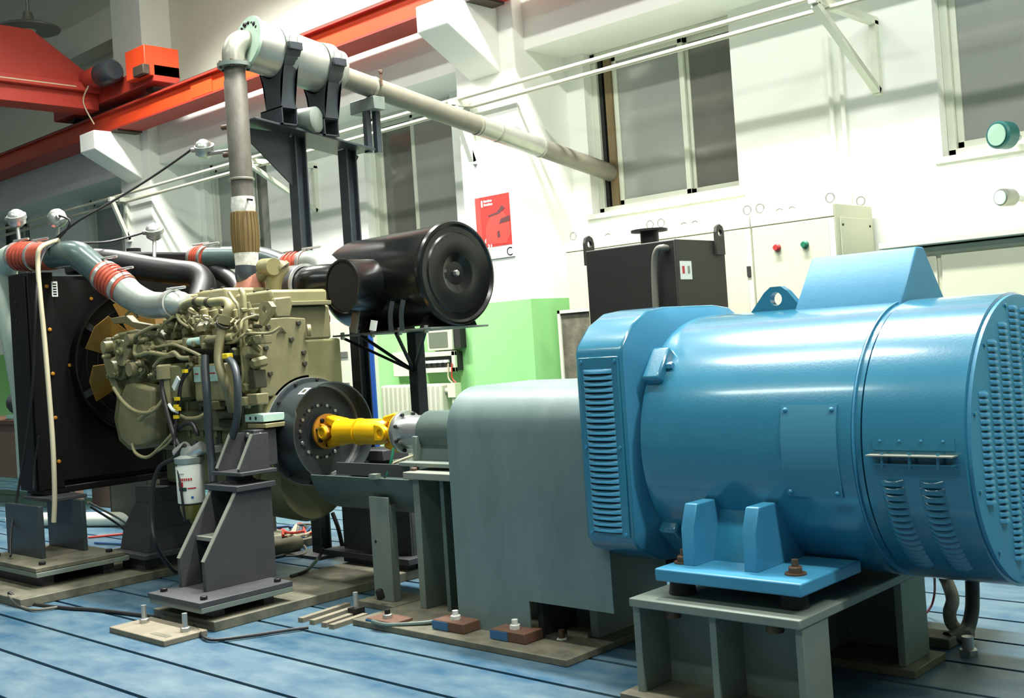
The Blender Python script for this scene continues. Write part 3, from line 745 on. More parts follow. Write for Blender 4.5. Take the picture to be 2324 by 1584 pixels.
# ---- torque sensor pedestal (beam stand)
t = thing('sensor_stand', 'grey green steel column stand partly under the sheet guard', 'stand', (-3.6, YA, .03))
part('top_plate', MB().box(-4.20, -3.0, 3.62, 4.18, .665, .70), 'edge_worn', t, .004)
for x in (-4.16, -3.08): part('column_flange', MB().box(x, x+.045, 3.645, 4.155, .03, .665), 'stand_green', t, .003)
part('column_web', MB().box(-4.115, -3.08, 3.78, 3.80, .03, .665), 'trough_green', t)
part('stiffener', MB().box(-3.98, -3.955, 3.66, 4.14, .03, .665), 'trough_green', t)
part('inner_plate', MB().box(-3.30, -3.27, 3.56, 4.20, .03, .6), 'mount_dark', t)
for yy in (3.68, 4.10): part('foot_nut', MB().hexbolt((-4.18, yy, .70), (0, 0, 1), .016, .015), 'bolt_rust', t)
# bed plate under it
A_ = PZ(840, 1395, .03); B_ = PZ(1095, 1456, .03)
t2 = thing('stand_bed_plate', 'dusty steel bed plate beneath the sensor column stand', 'plate', (-3.6, 3.75, 0))
part('plate', MB().box(-4.30, -2.95, 3.33, 4.3, 0, .03), 'bed_steel', t2, .004)
for i, (px, py, lab) in enumerate(((1035, 1418, 'rust brown clamp block with white capped bolt by guard corner'), (1170, 1440, 'rust brown clamp block with white capped bolt further along guard'), (880, 1400, 'blue and red painted clamp block beside the trough post'))):
    p = PZ(px, py, .05); t3 = thing('clamp_block', lab, 'clamp block', (p.x, p.y, .03 if i < 2 else 0))
    z0 = .03 if i < 2 else 0
    part('block', MB().box(p.x-.10, p.x+.10, p.y-.05, p.y+.07, z0, z0+.045), 'block_brown', t3, .004)
    part('blue_end', MB().box(p.x-.102, p.x-.02 if i == 2 else p.x-.0, p.y-.053, p.y-.05, z0+.003, z0+.04), 'block_blue', t3)
    b = part('bolt', MB().cyl((p.x, p.y, z0+.04), (p.x, p.y, z0+.085), .014, seg=10), 'wrap_white' if i < 2 else 'bolt_dark', t3)
    part('nut', MB().hexbolt((p.x, p.y, z0+.045), (0, 0, 1), .024, .02), 'wrap_white' if i < 2 else 'zinc', b)

# ---- torque speed sensor
t = thing('torque_sensor', 'grey cylindrical torque sensor with bright machined flange', 'sensor', (-4.2, YA, .70))
part('housing', MB().lathe([(0, .08), (0, .107), (.008, .112), (.55, .112), (.55, .06)], (-4.285, YA, ZA), (1, 0, 0), 40), 'trough_green', t)
part('pedestal', MB().prism([(-4.27, 3.785, .735), (-4.27, 4.015, .735), (-4.27, 3.98, .86), (-4.27, 3.82, .86)], (.5, 0, 0)), 'trough_green', t, .006)
part('end_foot', MB().box(-4.285, -4.255, 3.77, 4.03, .735, .86), 'stand_green', t, .004)
part('base_plate', MB().box(-4.32, -3.7, 3.70, 4.10, .715, .737), 'stand_green', t, .004)
for y in (3.72, 4.08):
    for x in (-4.22, -3.9): part('shim_pad', MB().cyl((x, y, .70), (x, y, .716), .025, seg=12), 'zinc', t)
fl = part('flange', MB().lathe([(0, .05), (0, .108), (.006, .112), (.035, .112), (.037, .088), (.21, .088), (.21, .05)], (-4.49, YA, ZA), (1, 0, 0), 48), 'machined', t)
for k in range(8):
    a = math.radians(k*45+22); c = V((-4.455, YA-.100*math.cos(a), ZA+.100*math.sin(a)))
    part('bolt_head', MB().hexbolt(c+V((.002, 0, 0)), (1, 0, 0), .010, .010), 'bolt_dark', fl)
    part('bolt_pocket', MB().cyl((-4.491, YA-.085*math.cos(a), ZA+.085*math.sin(a)), (-4.489, YA-.085*math.cos(a), ZA+.085*math.sin(a)), .013, seg=12), 'bolt_dark', fl)
part('sensor_lead', MB().tube([(-4.30, 3.79, .76), (-4.36, 3.76, .74), (-4.45, 3.74, .70), (-4.5, 3.74, .6)], .007, 8), 'cable_cream', t)
part('green_lead', MB().tube([(-4.42, 3.76, .80), (-4.42, 3.74, .74), (-4.44, 3.72, .66)], .007, 8), 'button_green', t)

# ---- cardan shaft
t = thing('cardan_shaft', 'yellow cardan drive shaft with two universal joints', 'drive shaft', (-4.85, YA, .75))
xf = -5.165
yk = part('flange_yoke', MB().lathe([(0, .06), (0, .098), (.004, .10), (.02, .10), (.026, .085), (.026, .04)], (xf, YA, ZA), (1, 0, 0), 40), 'orange_oxide', t)
for k in range(8):
    a = math.radians(k*45+10); part('flange_bolt', MB().hexbolt((xf+.02, YA-.078*math.cos(a), ZA+.078*math.sin(a)), (1, 0, 0), .014, .018), 'bolt_dark', yk)
for s in (-1, 1):
    part('yoke_ear', MB().prism([(xf+.02, YA+s*.032, ZA-.052), (xf+.02, YA+s*.032, ZA+.052), (xf+.085, YA+s*.05, ZA+.034), (xf+.11, YA+s*.05, ZA), (xf+.085, YA+s*.05, ZA-.034)], (0, s*.028, 0)), 'orange_oxide', t, .008)
part('cross', MB().cyl((xf+.075, YA-.085, ZA), (xf+.075, YA+.085, ZA), .026).cyl((xf+.075, YA, ZA-.085), (xf+.075, YA, ZA+.085), .026), 'orange_oxide', t)
for s in (-1, 1): part('bearing_cap', MB().lathe([(0, .036), (.012, .036), (.014, .028), (.01, .024)], (xf+.075, YA+s*.078, ZA), (0, s, 0), 24), 'yellow_paint', t)
for s in (-1, 1):
    part('fork_arm', MB().loft([(xf+.045, YA-.04, ZA+s*.05), (xf+.045, YA+.04, ZA+s*.05), (xf+.045, YA+.034, ZA+s*.092), (xf+.045, YA-.034, ZA+s*.092)],
                               [(xf+.175, YA-.06, ZA+s*.006), (xf+.175, YA+.06, ZA+s*.006), (xf+.175, YA+.045, ZA+s*.07), (xf+.175, YA-.045, ZA+s*.07)]), 'yellow_paint', t, .012)
part('tube', MB().lathe([(0, .05), (.0, .080), (.03, .074), (.06, .070), (.15, .067), (.155, .074), (.168, .074), (.17, .063), (.178, .063), (.18, .070), (.33, .071), (.37, .066), (.40, .04)], (xf+.15, YA, ZA), (1, 0, 0), 40), 'yellow_paint', t, angle=30)
x2 = -4.585
for s in (-1, 1):
    part('fork_arm', MB().prism([(x2-.08, YA+s*.038, ZA-.05), (x2-.08, YA+s*.038, ZA+.05), (x2, YA+s*.05, ZA+.044), (x2+.042, YA+s*.05, ZA+.02), (x2+.042, YA+s*.05, ZA-.02), (x2, YA+s*.05, ZA-.044)], (0, s*.03, 0)), 'yellow_paint', t, .01)
    part('bearing_cap', MB().ring((x2, YA+s*.078, ZA), (x2, YA+s*.092, ZA), .036, .024, 24).cyl((x2, YA+s*.07, ZA), (x2, YA+s*.083, ZA), .026), 'yellow_paint', t)
    part('yoke_ear', MB().loft([(x2-.04, YA-.035, ZA+s*.062), (x2-.04, YA+.035, ZA+s*.062), (x2-.04, YA+.03, ZA+s*.085), (x2-.04, YA-.03, ZA+s*.085)],
                               [(x2+.09, YA-.062, ZA+s*.045), (x2+.09, YA+.062, ZA+s*.045), (x2+.09, YA+.05, ZA+s*.108), (x2+.09, YA-.05, ZA+s*.108)]), 'yellow_paint', t, .01)
part('cross', MB().cyl((x2, YA-.08, ZA), (x2, YA+.08, ZA), .026).cyl((x2, YA, ZA-.08), (x2, YA, ZA+.08), .026), 'orange_oxide', t)
part('flange', MB().lathe([(0, .05), (0, .10), (.003, .104), (.016, .104), (.016, .05)], (-4.506, YA, ZA), (1, 0, 0), 40), 'yellow_paint', t)

# ---- lower half guard (trough) on a post
t = thing('shaft_trough', 'dark green half pipe guard trough beneath the cardan shaft', 'guard', (-4.6, YA, .03))
m = MB(); R1, R0, zc_ = .252, .244, .70
x0, x1 = -5.0, -4.168
vs = []; fs = []; n = 28; a0, a1 = math.radians(190), math.radians(350)
for i in range(n+1):
    a = a0+(a1-a0)*i/n
    for R in (R1, R0): vs += [(x0, YA+R*math.cos(a), zc_+R*math.sin(a)), (x1, YA+R*math.cos(a), zc_+R*math.sin(a))]
for i in range(n):
    a = i*4; b = a+4
    fs += [(a, a+1, b+1, b), (a+2, b+2, b+3, a+3), (a, b, b+2, a+2), (a+1, a+3, b+3, b+1)]
fs += [(0, 2, 3, 1), (n*4, n*4+1, n*4+3, n*4+2)]
part('half_pipe', m.add(vs, fs), 'trough_green', t, angle=30)
part('edge_tab', MB().box(-4.47, -4.42, YA-.275, YA-.235, .655, .68), 'stand_green', t)
part('inner_cover', MB().box(-4.86, -4.21, 3.72, 3.735, .655, .72), 'mount_dark', t)
part('post', MB().box(-4.525, -4.375, 3.66, 3.672, .03, .56).box(-4.387, -4.375, 3.672, 3.71, .03, .52).box(-4.525, -4.513, 3.672, 3.71, .03, .52), 'stand_green', t, .003)
part('post_foot', MB().box(-4.60, -4.31, 3.60, 3.86, 0, .03), 'bed_steel', t, .003)
part('bolt_hole', MB().cyl((-4.49, 3.661, .33), (-4.49, 3.658, .33), .008, seg=10), 'bolt_dark', t)
part('clamp', MB().hexbolt((-4.40, 3.60, .06), (0, -.3, 1), .02, .05), 'bolt_dark', t)
# ================================================================== diesel engine
eng = thing('diesel_engine', 'khaki green diesel engine with pipes and wiring on dark mounts', 'engine', (-6.0, YA, .33))
def T(name, pts, r, mm, parent=None, seg=8, sub=4, **k): return part(name, MB().tube(pts, r, seg, sub, **k), mm, parent or eng)
def P(px, py, y=3.45): return PY(px, py, y)
part('block', MB().box(-6.50, -5.36, 3.60, 4.20, .80, 1.40), 'khaki_olive', eng, .015)
part('oil_pan', MB().box(-6.50, -5.50, 3.63, 4.17, .56, .80), 'khaki_olive', eng, .03)
part('pan_rail', MB().box(-6.53, -5.38, 3.58, 4.22, .78, .81), 'khaki', eng, .004)
part('sump', MB().lathe([(0, .10), (.03, .20), (.10, .25), (.36, .26), (.42, .24), (.42, .1)], (-5.74, 3.92, .60), (1, 0, 0), 40), 'khaki_olive', eng)
part('cylinder_head', MB().box(-6.48, -5.37, 3.66, 4.14, 1.40, 1.60), 'khaki', eng, .012)
part('head_ledge', MB().box(-6.46, -5.36, 3.60, 3.68, 1.50, 1.56), 'khaki_light', eng, .006)
for (x0, x1, z) in ((-5.70, -5.33, 1.695), (-6.14, -5.80, 1.745)):
    c = part('rocker_cover', MB().box(x0, x1, 3.70, 4.10, 1.60, z), 'khaki_light', eng, .018)
    part('cover_flange', MB().box(x0-.015, x1+.015, 3.685, 4.115, 1.60, 1.625), 'khaki', c, .004)
    for k in range(3):
        xx = x0+.05+k*(x1-x0-.1)/2; part('cover_bolt', MB().hexbolt((xx, 3.72, z-.002), (0, 0, 1), .011, .012), 'khaki_dark', c)
# rear housing, seen from the flywheel end
xr = -5.31
def PR(px, py): return PX(px, py, xr)
rear = part('rear_housing', MB().prism([PR(*q) for q in ((588, 735), (614, 722), (650, 719), (694, 722), (694, 770), (700, 800), (704, 862), (640, 900), (590, 900))], (-.10, 0, 0)), 'khaki', eng, .008)
part('rear_head_face', MB().prism([PR(*q) for q in ((622, 676), (662, 672), (665, 690), (660, 720), (628, 721), (620, 700))], (-.10, 0, 0)), 'khaki', eng, .01)
for q in ((676, 733), (607, 742), (660, 770), (688, 800), (690, 825), (612, 848), (602, 790)):
    c = PR(*q); part('housing_bolt', MB().hexbolt(c, (1, 0, 0), .016, .016), 'khaki_dark', rear)
part('housing_boss', MB().lathe([(0, .036), (.02, .036), (.024, .028)], PR(697, 750), (.5, .8, 0), 20), 'khaki_light', rear)
part('breather_vent', MB().prism([PR(*q)+V((.002, 0, 0)) for q in ((628, 757), (637, 743), (648, 757), (638, 752))], (.01, 0, 0)), 'khaki_dark', rear)
ly = 3.56
part('lifting_eye', MB().holed([P(588, 735, ly), P(587, 692, ly), P(594, 684, ly), P(608, 684, ly), P(617, 696, ly), P(612, 712, ly), P(594, 740, ly)], P(600, 703, ly), .022, (0, .03, 0)), 'khaki_light', eng)
# flywheel housing cone and ring guard
part('flywheel_housing', MB().lathe([(0, .25), (.02, .29), (.16, .31), (.20, .325), (.235, .325), (.235, .2)], (-5.545, YA, ZA), (1, 0, 0), 48), 'khaki', eng)
rg = part('ring_flange', MB().ring((-5.305, YA, ZA), (-5.275, YA, ZA), .308, .18, 64), 'ring_dark', eng)
part('flange_edge', MB().ring((-5.309, YA, ZA), (-5.304, YA, ZA), .312, .2, 64), 'cast_aluminium', eng)
for k in range(12):
    a = math.radians(k*30+8); part('ring_bolt', MB().hexbolt((-5.275, YA-.297*math.cos(a), ZA+.297*math.sin(a)), (1, 0, 0), .010, .010), 'bolt_dark', rg)
m = MB(); R1, R0 = .283, .275; vs = []; fs = []; n = 60
def fend(a):   # the open end is cut back on the camera side
    y = -math.cos(a); return -5.085 if not (math.radians(25) < a < math.radians(62)) else -5.11
for i in range(n):
    a = 2*math.pi*i/n
    for R in (R1, R0):
        y = YA-R*math.cos(a); z = ZA+R*math.sin(a); vs += [(-5.276, y, z), (fend(a), y, z)]
for i in range(n):
    a = i*4; b = ((i+1) % n)*4
    fs += [(a, a+1, b+1, b), (a+2, b+2, b+3, a+3), (a, b, b+2, a+2), (a+1, a+3, b+3, b+1)]
sh = part('ring_shell', m.add(vs, fs), 'ring_dark', eng, angle=30)
m = MB(); arc_plate(m, -5.17, -5.11, 52, 64, .2835, .285, 4); wl = part('warning_label', m, 'label_white', sh)
m = MB(); arc_plate(m, -5.155, -5.125, 55, 61, .285, .286, 3); part('warning_print', m, 'khaki_dark', wl)
fw = part('flywheel', MB().lathe([(0, .2), (0, .268), (.012, .272), (.05, .272), (.05, .255), (.045, .25), (.045, .105), (.052, .10), (.052, .03)], (-5.255, YA, ZA), (1, 0, 0), 64), 'flywheel_dark', eng)
part('flywheel_rim', MB().ring((-5.206, YA, ZA), (-5.203, YA, ZA), .274, .257, 64), 'alu_bright', fw)
for k in range(14):
    a = math.radians(k*360/14+5); part('flywheel_bolt', MB().hexbolt((-5.21, YA-.150*math.cos(a), ZA+.150*math.sin(a)), (1, 0, 0), .011, .012), 'zinc', fw)
for k in range(14):
    a = math.radians(k*360/14+18); part('balance_hole', MB().cyl((-5.21, YA-.150*math.cos(a), ZA+.150*math.sin(a)), (-5.208, YA-.150*math.cos(a), ZA+.150*math.sin(a)), .009, seg=10), 'bolt_dark', fw)
# side pad + foot pad
p = P(555, 941, 3.50); q = P(598, 958, 3.50)
sp = part('side_pad', MB().box(p.x, q.x, 3.50, 3.64, q.z, p.z), 'label_mint', eng, .003)
for k in (.3, .6): part('pad_hole', MB().cyl((p.x+(q.x-p.x)*k, 3.499, (p.z+q.z)/2), (p.x+(q.x-p.x)*k, 3.502, (p.z+q.z)/2), .010, seg=10), 'bolt_dark', sp)
p = P(562, 962, 3.5); q = P(603, 972, 3.5); part('lower_pad', MB().box(p.x, q.x, 3.50, 3.64, q.z, p.z), 'khaki_light', eng, .003)
# front gear case and pump cluster
yc = 3.46
gc = [(226, 778), (250, 766), (262, 755), (300, 748), (345, 752), (368, 775), (366, 862), (348, 872), (347, 1000), (330, 1018), (290, 1022), (268, 1002), (256, 950), (262, 905), (256, 872), (240, 860), (232, 820)]
part('gear_case', MB().prism([P(a, b, yc) for a, b in gc], (0, .16, 0)), 'khaki_olive', eng, .02)
gc2 = [(300, 868), (345, 880), (345, 1000), (326, 1016), (292, 1020), (272, 1000), (262, 955), (270, 905), (282, 872)]
part('front_cover', MB().prism([P(a, b, 3.38) for a, b in gc2], (0, .12, 0)), 'khaki', eng, .025)
part('case_rib', MB().prism([P(a, b, 3.42) for a, b in ((226, 778), (240, 766), (246, 800), (256, 850), (274, 895), (266, 900), (250, 872), (236, 830))], (0, .08, 0)), 'khaki_light', eng, .006)
for (a, b, r, L, mm) in ((302, 800, .115, .10, 'khaki'), (285, 836, .075, .12, 'khaki_olive'), (330, 836, .06, .13, 'khaki'), (345, 795, .055, .10, 'khaki_olive'), (268, 786, .05, .12, 'khaki_light'), (318, 770, .05, .11, 'khaki')):
    c = P(a, b, yc); part('pump_body', MB().lathe([(0, r), (L*.5, r*.98), (L*.55, r*.75), (L, r*.7), (L, r*.3)], c+V((0, .02, 0)), (0, -1, 0), 24), mm, eng)
for (a, b) in ((262, 768), (294, 757), (340, 762), (358, 800), (356, 842), (322, 858), (288, 858), (258, 838), (250, 800), (300, 890), (335, 960), (275, 940)):
    part('case_bolt', MB().hexbolt(P(a, b, 3.40), (0, -1, 0), .011, .014), 'khaki_dark', eng)
part('fan_bracket', MB().prism([P(a, b, 3.50) for a, b in ((250, 722), (286, 716), (300, 730), (352, 740), (330, 758), (284, 734), (258, 735))], (0, .05, 0)), 'khaki_light', eng, .005)
part('drain_elbow', MB().tube([P(300, 1008, 3.37), P(308, 1028, 3.34), P(330, 1038, 3.33), P(352, 1026, 3.34), P(390, 985, 3.38), P(400, 960, 3.42)], .010, 8), 'khaki_light', eng)
part('front_loop_hose', MB().tube([P(258, 880, 3.36), P(280, 912, 3.34), P(310, 934, 3.32), P(345, 934, 3.32), P(372, 905, 3.36)], .011, 8), 'khaki_light', eng)
T('dipstick_tube', [P(316, 953, 3.35), P(335, 938, 3.35), P(352, 925, 3.36)], .014, 'khaki_light')
# control unit and filters
a, b = P(438, 828, 3.44), P(512, 910, 3.44)
ecu = part('control_unit', MB().box(a.x, b.x, 3.44, 3.54, b.z, a.z), 'khaki_light', eng, .012)
part('unit_tray', MB().box(a.x-.02, b.x+.04, 3.45, 3.60, b.z-.03, b.z-.004), 'khaki_dark', eng, .004)
for u0, u1 in ((.02, .24), (.42, .80)):
    c = part('unit_label', MB().box(a.x+(b.x-a.x)*u0, a.x+(b.x-a.x)*u1, 3.437, 3.4405, a.z-.10, a.z-.012), 'label_mint', ecu)
    part('label_print', MB().box(a.x+(b.x-a.x)*(u0+.04), a.x+(b.x-a.x)*(u1-.06), 3.4365, 3.4372, a.z-.058, a.z-.050), 'print_red', c)
fz0, fz1 = P(386, 920, 3.41), P(386, 826, 3.41)
ff = part('fuel_filter', MB().lathe([(0, .02), (.01, .05), (.15, .052), (fz1.z-fz0.z-.09, .052), (fz1.z-fz0.z-.085, .066), (fz1.z-fz0.z-.01, .066), (fz1.z-fz0.z, .05)], (fz0.x, 3.41, fz0.z), (0, 0, 1), 28), 'khaki_light', eng)
c = P(423, 908, 3.47); part('oil_cooler', MB().lathe([(0, .06), (.02, .085), (.2, .085), (.22, .06)], c, (0, 0, 1), 28), 'khaki_olive', eng)
# rails and lines
T('fuel_rail', [P(372, 786, 3.47), P(425, 777, 3.46), P(530, 764, 3.45)], .022, 'khaki_light', seg=12)
for u in (.1, .35, .6, .85):
    c = P(372+158*u, 786-22*u, 3.455); part('rail_clamp', MB().obox(c, V((.018, 0, 0)), V((0, .03, 0)), V((0, 0, .03))), 'khaki', eng, .004)
part('rail_label', MB().cyl(P(428, 777, 3.455), P(462, 772, 3.452), .0228, seg=14), 'label_mint', eng)
T('intake_pipe', [P(410, 706, 3.52), P(424, 690, 3.50), P(448, 684, 3.49), P(480, 686, 3.49), P(510, 684, 3.49), P(520, 694, 3.47), P(513, 715, 3.45), P(506, 735, 3.44)], .026, 'khaki_light', seg=14)
part('hose_collar', MB().cyl(P(512, 717, 3.45), P(507, 735, 3.44), .038, seg=16), 'khaki', eng)
part('collar_ring', MB().cyl(P(508, 733, 3.44), P(506, 738, 3.44), .043, seg=16), 'khaki_dark', eng)
for q in ((475, 686), (448, 685)): part('pipe_clip', MB().ring(P(q[0]-3, q[1], 3.49), P(q[0]+3, q[1], 3.49), .031, .02, 18), 'khaki_dark', eng)
T('harness_hose', [P(506, 735, 3.44), P(501, 765, 3.42), P(496, 800, 3.40), P(498, 830, 3.39), P(508, 862, 3.39), P(520, 900, 3.42), P(527, 930, 3.46)], .026, 'khaki', seg=14)
T('drop_hose', [P(466, 808, 3.40), P(466, 840, 3.38), P(470, 900, 3.36), P(474, 980, 3.36), P(480, 1040, 3.36), P(484, 1095, 3.34)], .023, 'stand_blue_black', seg=12)
T('black_loop_hose', [P(516, 812, 3.41), P(530, 828, 3.38), P(538, 860, 3.36), P(540, 910, 3.35), P(537, 955, 3.35), P(524, 1000, 3.36), P(505, 1040, 3.37), P(488, 1062, 3.38)], .021, 'stand_blue_black', seg=12)
part('yellow_plug', MB().obox(P(516, 808, 3.40), V((.025, 0, 0)), V((0, .02, 0)), V((0, 0, .015))), 'yellow_mark', eng, .004)
part('yellow_tag', MB().obox(P(460, 818, 3.40), V((.025, 0, 0)), V((0, .015, 0)), V((0, 0, .022))), 'khaki_light', eng, .004)
T('return_pipe', [P(547, 658, 3.56), P(552, 668, 3.55), P(554, 700, 3.54), P(558, 760, 3.53), P(561, 850, 3.52), P(563, 925, 3.54)], .017, 'khaki_light', seg=10)
T('thin_pipe', [P(520, 664, 3.58), P(530, 680, 3.56), P(542, 698, 3.54), P(545, 740, 3.52), P(549, 800, 3.51), P(552, 850, 3.50), P(547, 885, 3.50), P(550, 920, 3.52)], .010, 'khaki_light')
T('injector_line', [P(508, 778, 3.45), P(530, 776, 3.45), P(548, 764, 3.47), P(560, 757, 3.49), P(600, 757, 3.50), P(618, 754, 3.50), P(636, 742, 3.53)], .0085, 'khaki_light')
T('injector_line', [P(530, 764, 3.45), P(545, 750, 3.45), P(549, 730, 3.47), P(560, 722, 3.5), P(582, 716, 3.55)], .0085, 'khaki_light')
T('injector_line', [P(440, 736, 3.45), P(440, 722, 3.46), P(452, 718, 3.48), P(475, 726, 3.5), P(500, 722, 3.55)], .0085, 'khaki_light')
T('injector_line', [P(484, 738, 3.45), P(484, 726, 3.46), P(496, 714, 3.48), P(510, 706, 3.52)], .0085, 'khaki_light')
T('injector_line', [P(355, 760, 3.44), P(372, 735, 3.45), P(392, 720, 3.47), P(398, 708, 3.52)], .009, 'khaki_light')
T('injector_line', [P(400, 708, 3.50), P(408, 728, 3.46), P(428, 742, 3.45)], .009, 'khaki_light')
T('injector_line', [P(400, 708, 3.52), P(412, 720, 3.48), P(440, 750, 3.47)], .006, 'khaki_light')
T('fuel_line', [P(345, 776, 3.44), P(352, 788, 3.43), P(390, 782, 3.43), P(410, 787, 3.42), P(440, 800, 3.42), P(456, 808, 3.42)], .010, 'khaki_light')
T('fuel_line', [P(308, 782, 3.40), P(308, 806, 3.39), P(340, 800, 3.39), P(378, 806, 3.40), P(395, 800, 3.40), P(410, 812, 3.41), P(432, 812, 3.42)], .014, 'khaki_light', seg=10)
T('fuel_line', [P(350, 832, 3.40), P(368, 812, 3.40), P(392, 806, 3.40), P(400, 804, 3.41)], .013, 'khaki_light', seg=10)
T('fuel_line', [P(410, 944, 3.40), P(425, 950, 3.38), P(450, 948, 3.38), P(464, 940, 3.40)], .012, 'khaki_light', seg=10)
T('upper_line', [P(300, 770, 3.42), P(318, 756, 3.40), P(345, 742, 3.42), P(365, 738, 3.44)], .012, 'khaki_light', seg=10)
T('upper_line', [P(285, 715, 3.46), P(300, 706, 3.44), P(312, 720, 3.44)], .008, 'khaki_light')
c = PY(412, 692, 3.64); part('intake_adapter', MB().box(c.x-.09, c.x+.10, 3.60, 3.74, c.z-.11, c.z+.06), 'khaki_light', eng, .012)
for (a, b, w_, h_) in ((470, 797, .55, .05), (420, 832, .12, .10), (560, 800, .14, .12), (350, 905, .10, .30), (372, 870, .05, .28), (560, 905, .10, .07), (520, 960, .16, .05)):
    part('gap_shade', MB().obox(P(a, b, 3.57), V((w_/2, 0, 0)), V((0, .02, 0)), V((0, 0, h_/2))), 'khaki_dark', eng, .006)  # added boxes, their dark khaki stands in for shade between engine parts
rg_ = random.Random(3)
for i in range(46):
    a = rg_.uniform(375, 585); b = rg_.uniform(700, 800) if i % 2 else rg_.uniform(700, 760); r = rg_.uniform(.010, .024)
    c = P(a, b, rg_.uniform(3.50, 3.58)); dd = V((rg_.uniform(-.6, .6), -1, rg_.uniform(-.2, .9)))
    part('union_nut', MB().hexbolt(c+V((0, .04, 0)), dd, r, rg_.uniform(.04, .10)), rg_.choice(['khaki', 'khaki_light', 'khaki_olive', 'khaki_dark']), eng)
for i in range(20):
    a = rg_.uniform(236, 360); b = rg_.uniform(760, 858); r = rg_.uniform(.012, .032)
    c = P(a, b, rg_.uniform(3.36, 3.42)); part('pump_boss', MB().lathe([(0, r), (.03, r), (.035, r*.6), (.05, r*.55)], c+V((0, .03, 0)), (rg_.uniform(-.5, .5), -1, rg_.uniform(-.4, .4)), 12), rg_.choice(['khaki', 'khaki_light', 'khaki_olive', 'khaki_dark']), eng)
for i in range(7):
    a = 395+i*24; b = 742+rg_.uniform(-8, 14); T('small_line', [P(a, b, 3.47), P(a+rg_.uniform(-6, 14), b-14, 3.46), P(a+rg_.uniform(4, 22), b-24, 3.52)], .006, 'khaki_light')
part('manifold_log', MB().box(P(398, 740, 3.56).x, -5.42, 3.54, 3.68, 1.40, 1.50), 'khaki', eng, .02)
for i, (a, b) in enumerate(((418, 700), (440, 712), (462, 710), (485, 712), (530, 712), (566, 710), (575, 745))):
    c = P(a, b, 3.60); part('injector_body', MB().lathe([(-.05, .03), (.02, .03), (.025, .02), (.06, .018)], c, (0, -.2, 1), 14), 'khaki' if i % 2 else 'khaki_light', eng)
for i, (a, b, r) in enumerate(((455, 742, .035), (430, 752, .03), (478, 748, .03), (500, 748, .035), (405, 762, .03), (390, 752, .025), (545, 742, .025), (575, 770, .03), (570, 800, .04), (585, 820, .03), (566, 880, .03), (420, 800, .03), (445, 815, .03), (540, 800, .03))):
    c = P(a, b, 3.53); part('fitting', MB().hexbolt(c+V((0, .05, 0)), (0, -1, .15*(i % 3-1)), r, .09), ('khaki', 'khaki_olive', 'khaki_light')[i % 3], eng)
for (a, b, w_, h_, y, mm) in ((560, 910, .09, .05, 3.50, 'khaki_light'), (585, 905, .10, .06, 3.52, 'khaki'), (498, 925, .05, .03, 3.50, 'khaki_dark'), (492, 920, .04, .05, 3.44, 'khaki_light'), (440, 905, .06, .03, 3.50, 'khaki_dark'), (385, 800, .05, .03, 3.46, 'khaki'), (450, 780, .025, .035, 3.46, 'khaki'), (472, 785, .025, .035, 3.46, 'khaki'), (598, 770, .05, .05, 3.52, 'khaki'), (585, 860, .06, .10, 3.54, 'khaki_dark'), (570, 840, .05, .12, 3.56, 'khaki_dark')):
    part('bracket', MB().obox(P(a, b, y), V((w_/2, 0, 0)), V((0, .04, 0)), V((0, 0, h_/2))), mm, eng, .006)
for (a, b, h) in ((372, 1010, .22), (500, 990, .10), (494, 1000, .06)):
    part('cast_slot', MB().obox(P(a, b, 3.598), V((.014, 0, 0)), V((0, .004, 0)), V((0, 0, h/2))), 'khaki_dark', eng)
for k in range(7):
    xx = -6.42+k*.15; part('block_bolt', MB().hexbolt((xx, 3.585, .795), (0, -1, 0), .012, .012), 'khaki_dark', eng)
    part('block_rib', MB().box(xx-.012, xx+.012, 3.588, 3.602, .86, 1.30), 'khaki', eng, .003)
part('core_cover', MB().box(-6.30, -5.60, 3.575, 3.602, .90, 1.02), 'khaki', eng, .01)
# wiring
W = [([P(372, 838, 3.37), P(368, 880, 3.36), P(376, 920, 3.35), P(388, 965, 3.34), P(400, 1000, 3.33), P(412, 1020, 3.32)], .015, 'cable_black'),
     ([P(428, 828, 3.40), P(416, 850, 3.38), P(406, 890, 3.36), P(400, 940, 3.34), P(398, 985, 3.33)], .008, 'cable_black'),
     ([P(434, 836, 3.40), P(412, 870, 3.37), P(408, 920, 3.35), P(402, 960, 3.34)], .008, 'cable_black'),
     ([P(400, 975, 3.34), P(420, 962, 3.36), P(436, 962, 3.37), P(446, 980, 3.37), P(448, 990, 3.37)], .013, 'cable_black'),
     ([P(444, 1000, 3.36), P(438, 1022, 3.34)], .014, 'cable_black'),
     ([P(398, 985, 3.33), P(376, 1012, 3.34), P(340, 1034, 3.36)], .007, 'khaki_light'),
     ([P(405, 935, 3.34), P(392, 930, 3.35), P(384, 918, 3.36)], .010, 'label_white'),
     ([P(402, 940, 3.34), P(400, 960, 3.33), P(396, 1010, 3.31), P(403, 1060, 3.26), P(412, 1120, 3.25), P(420, 1182, 3.26)], .007, 'cable_black')]
for pts, r, mm in W: T('wiring', pts, r, mm)
for (a, b) in ((402, 905), (400, 922), (404, 928), (420, 842), (400, 946)):
    part('yellow_sleeve', MB().obox(P(a, b, 3.335), V((.016, 0, 0)), V((0, .01, 0)), V((0, 0, .010))), 'yellow_mark', eng)
part('white_tag', MB().obox(P(400, 870, 3.34), V((.03, 0, .03)), V((0, .006, 0)), V((-.012, 0, .012))), 'label_white', eng)
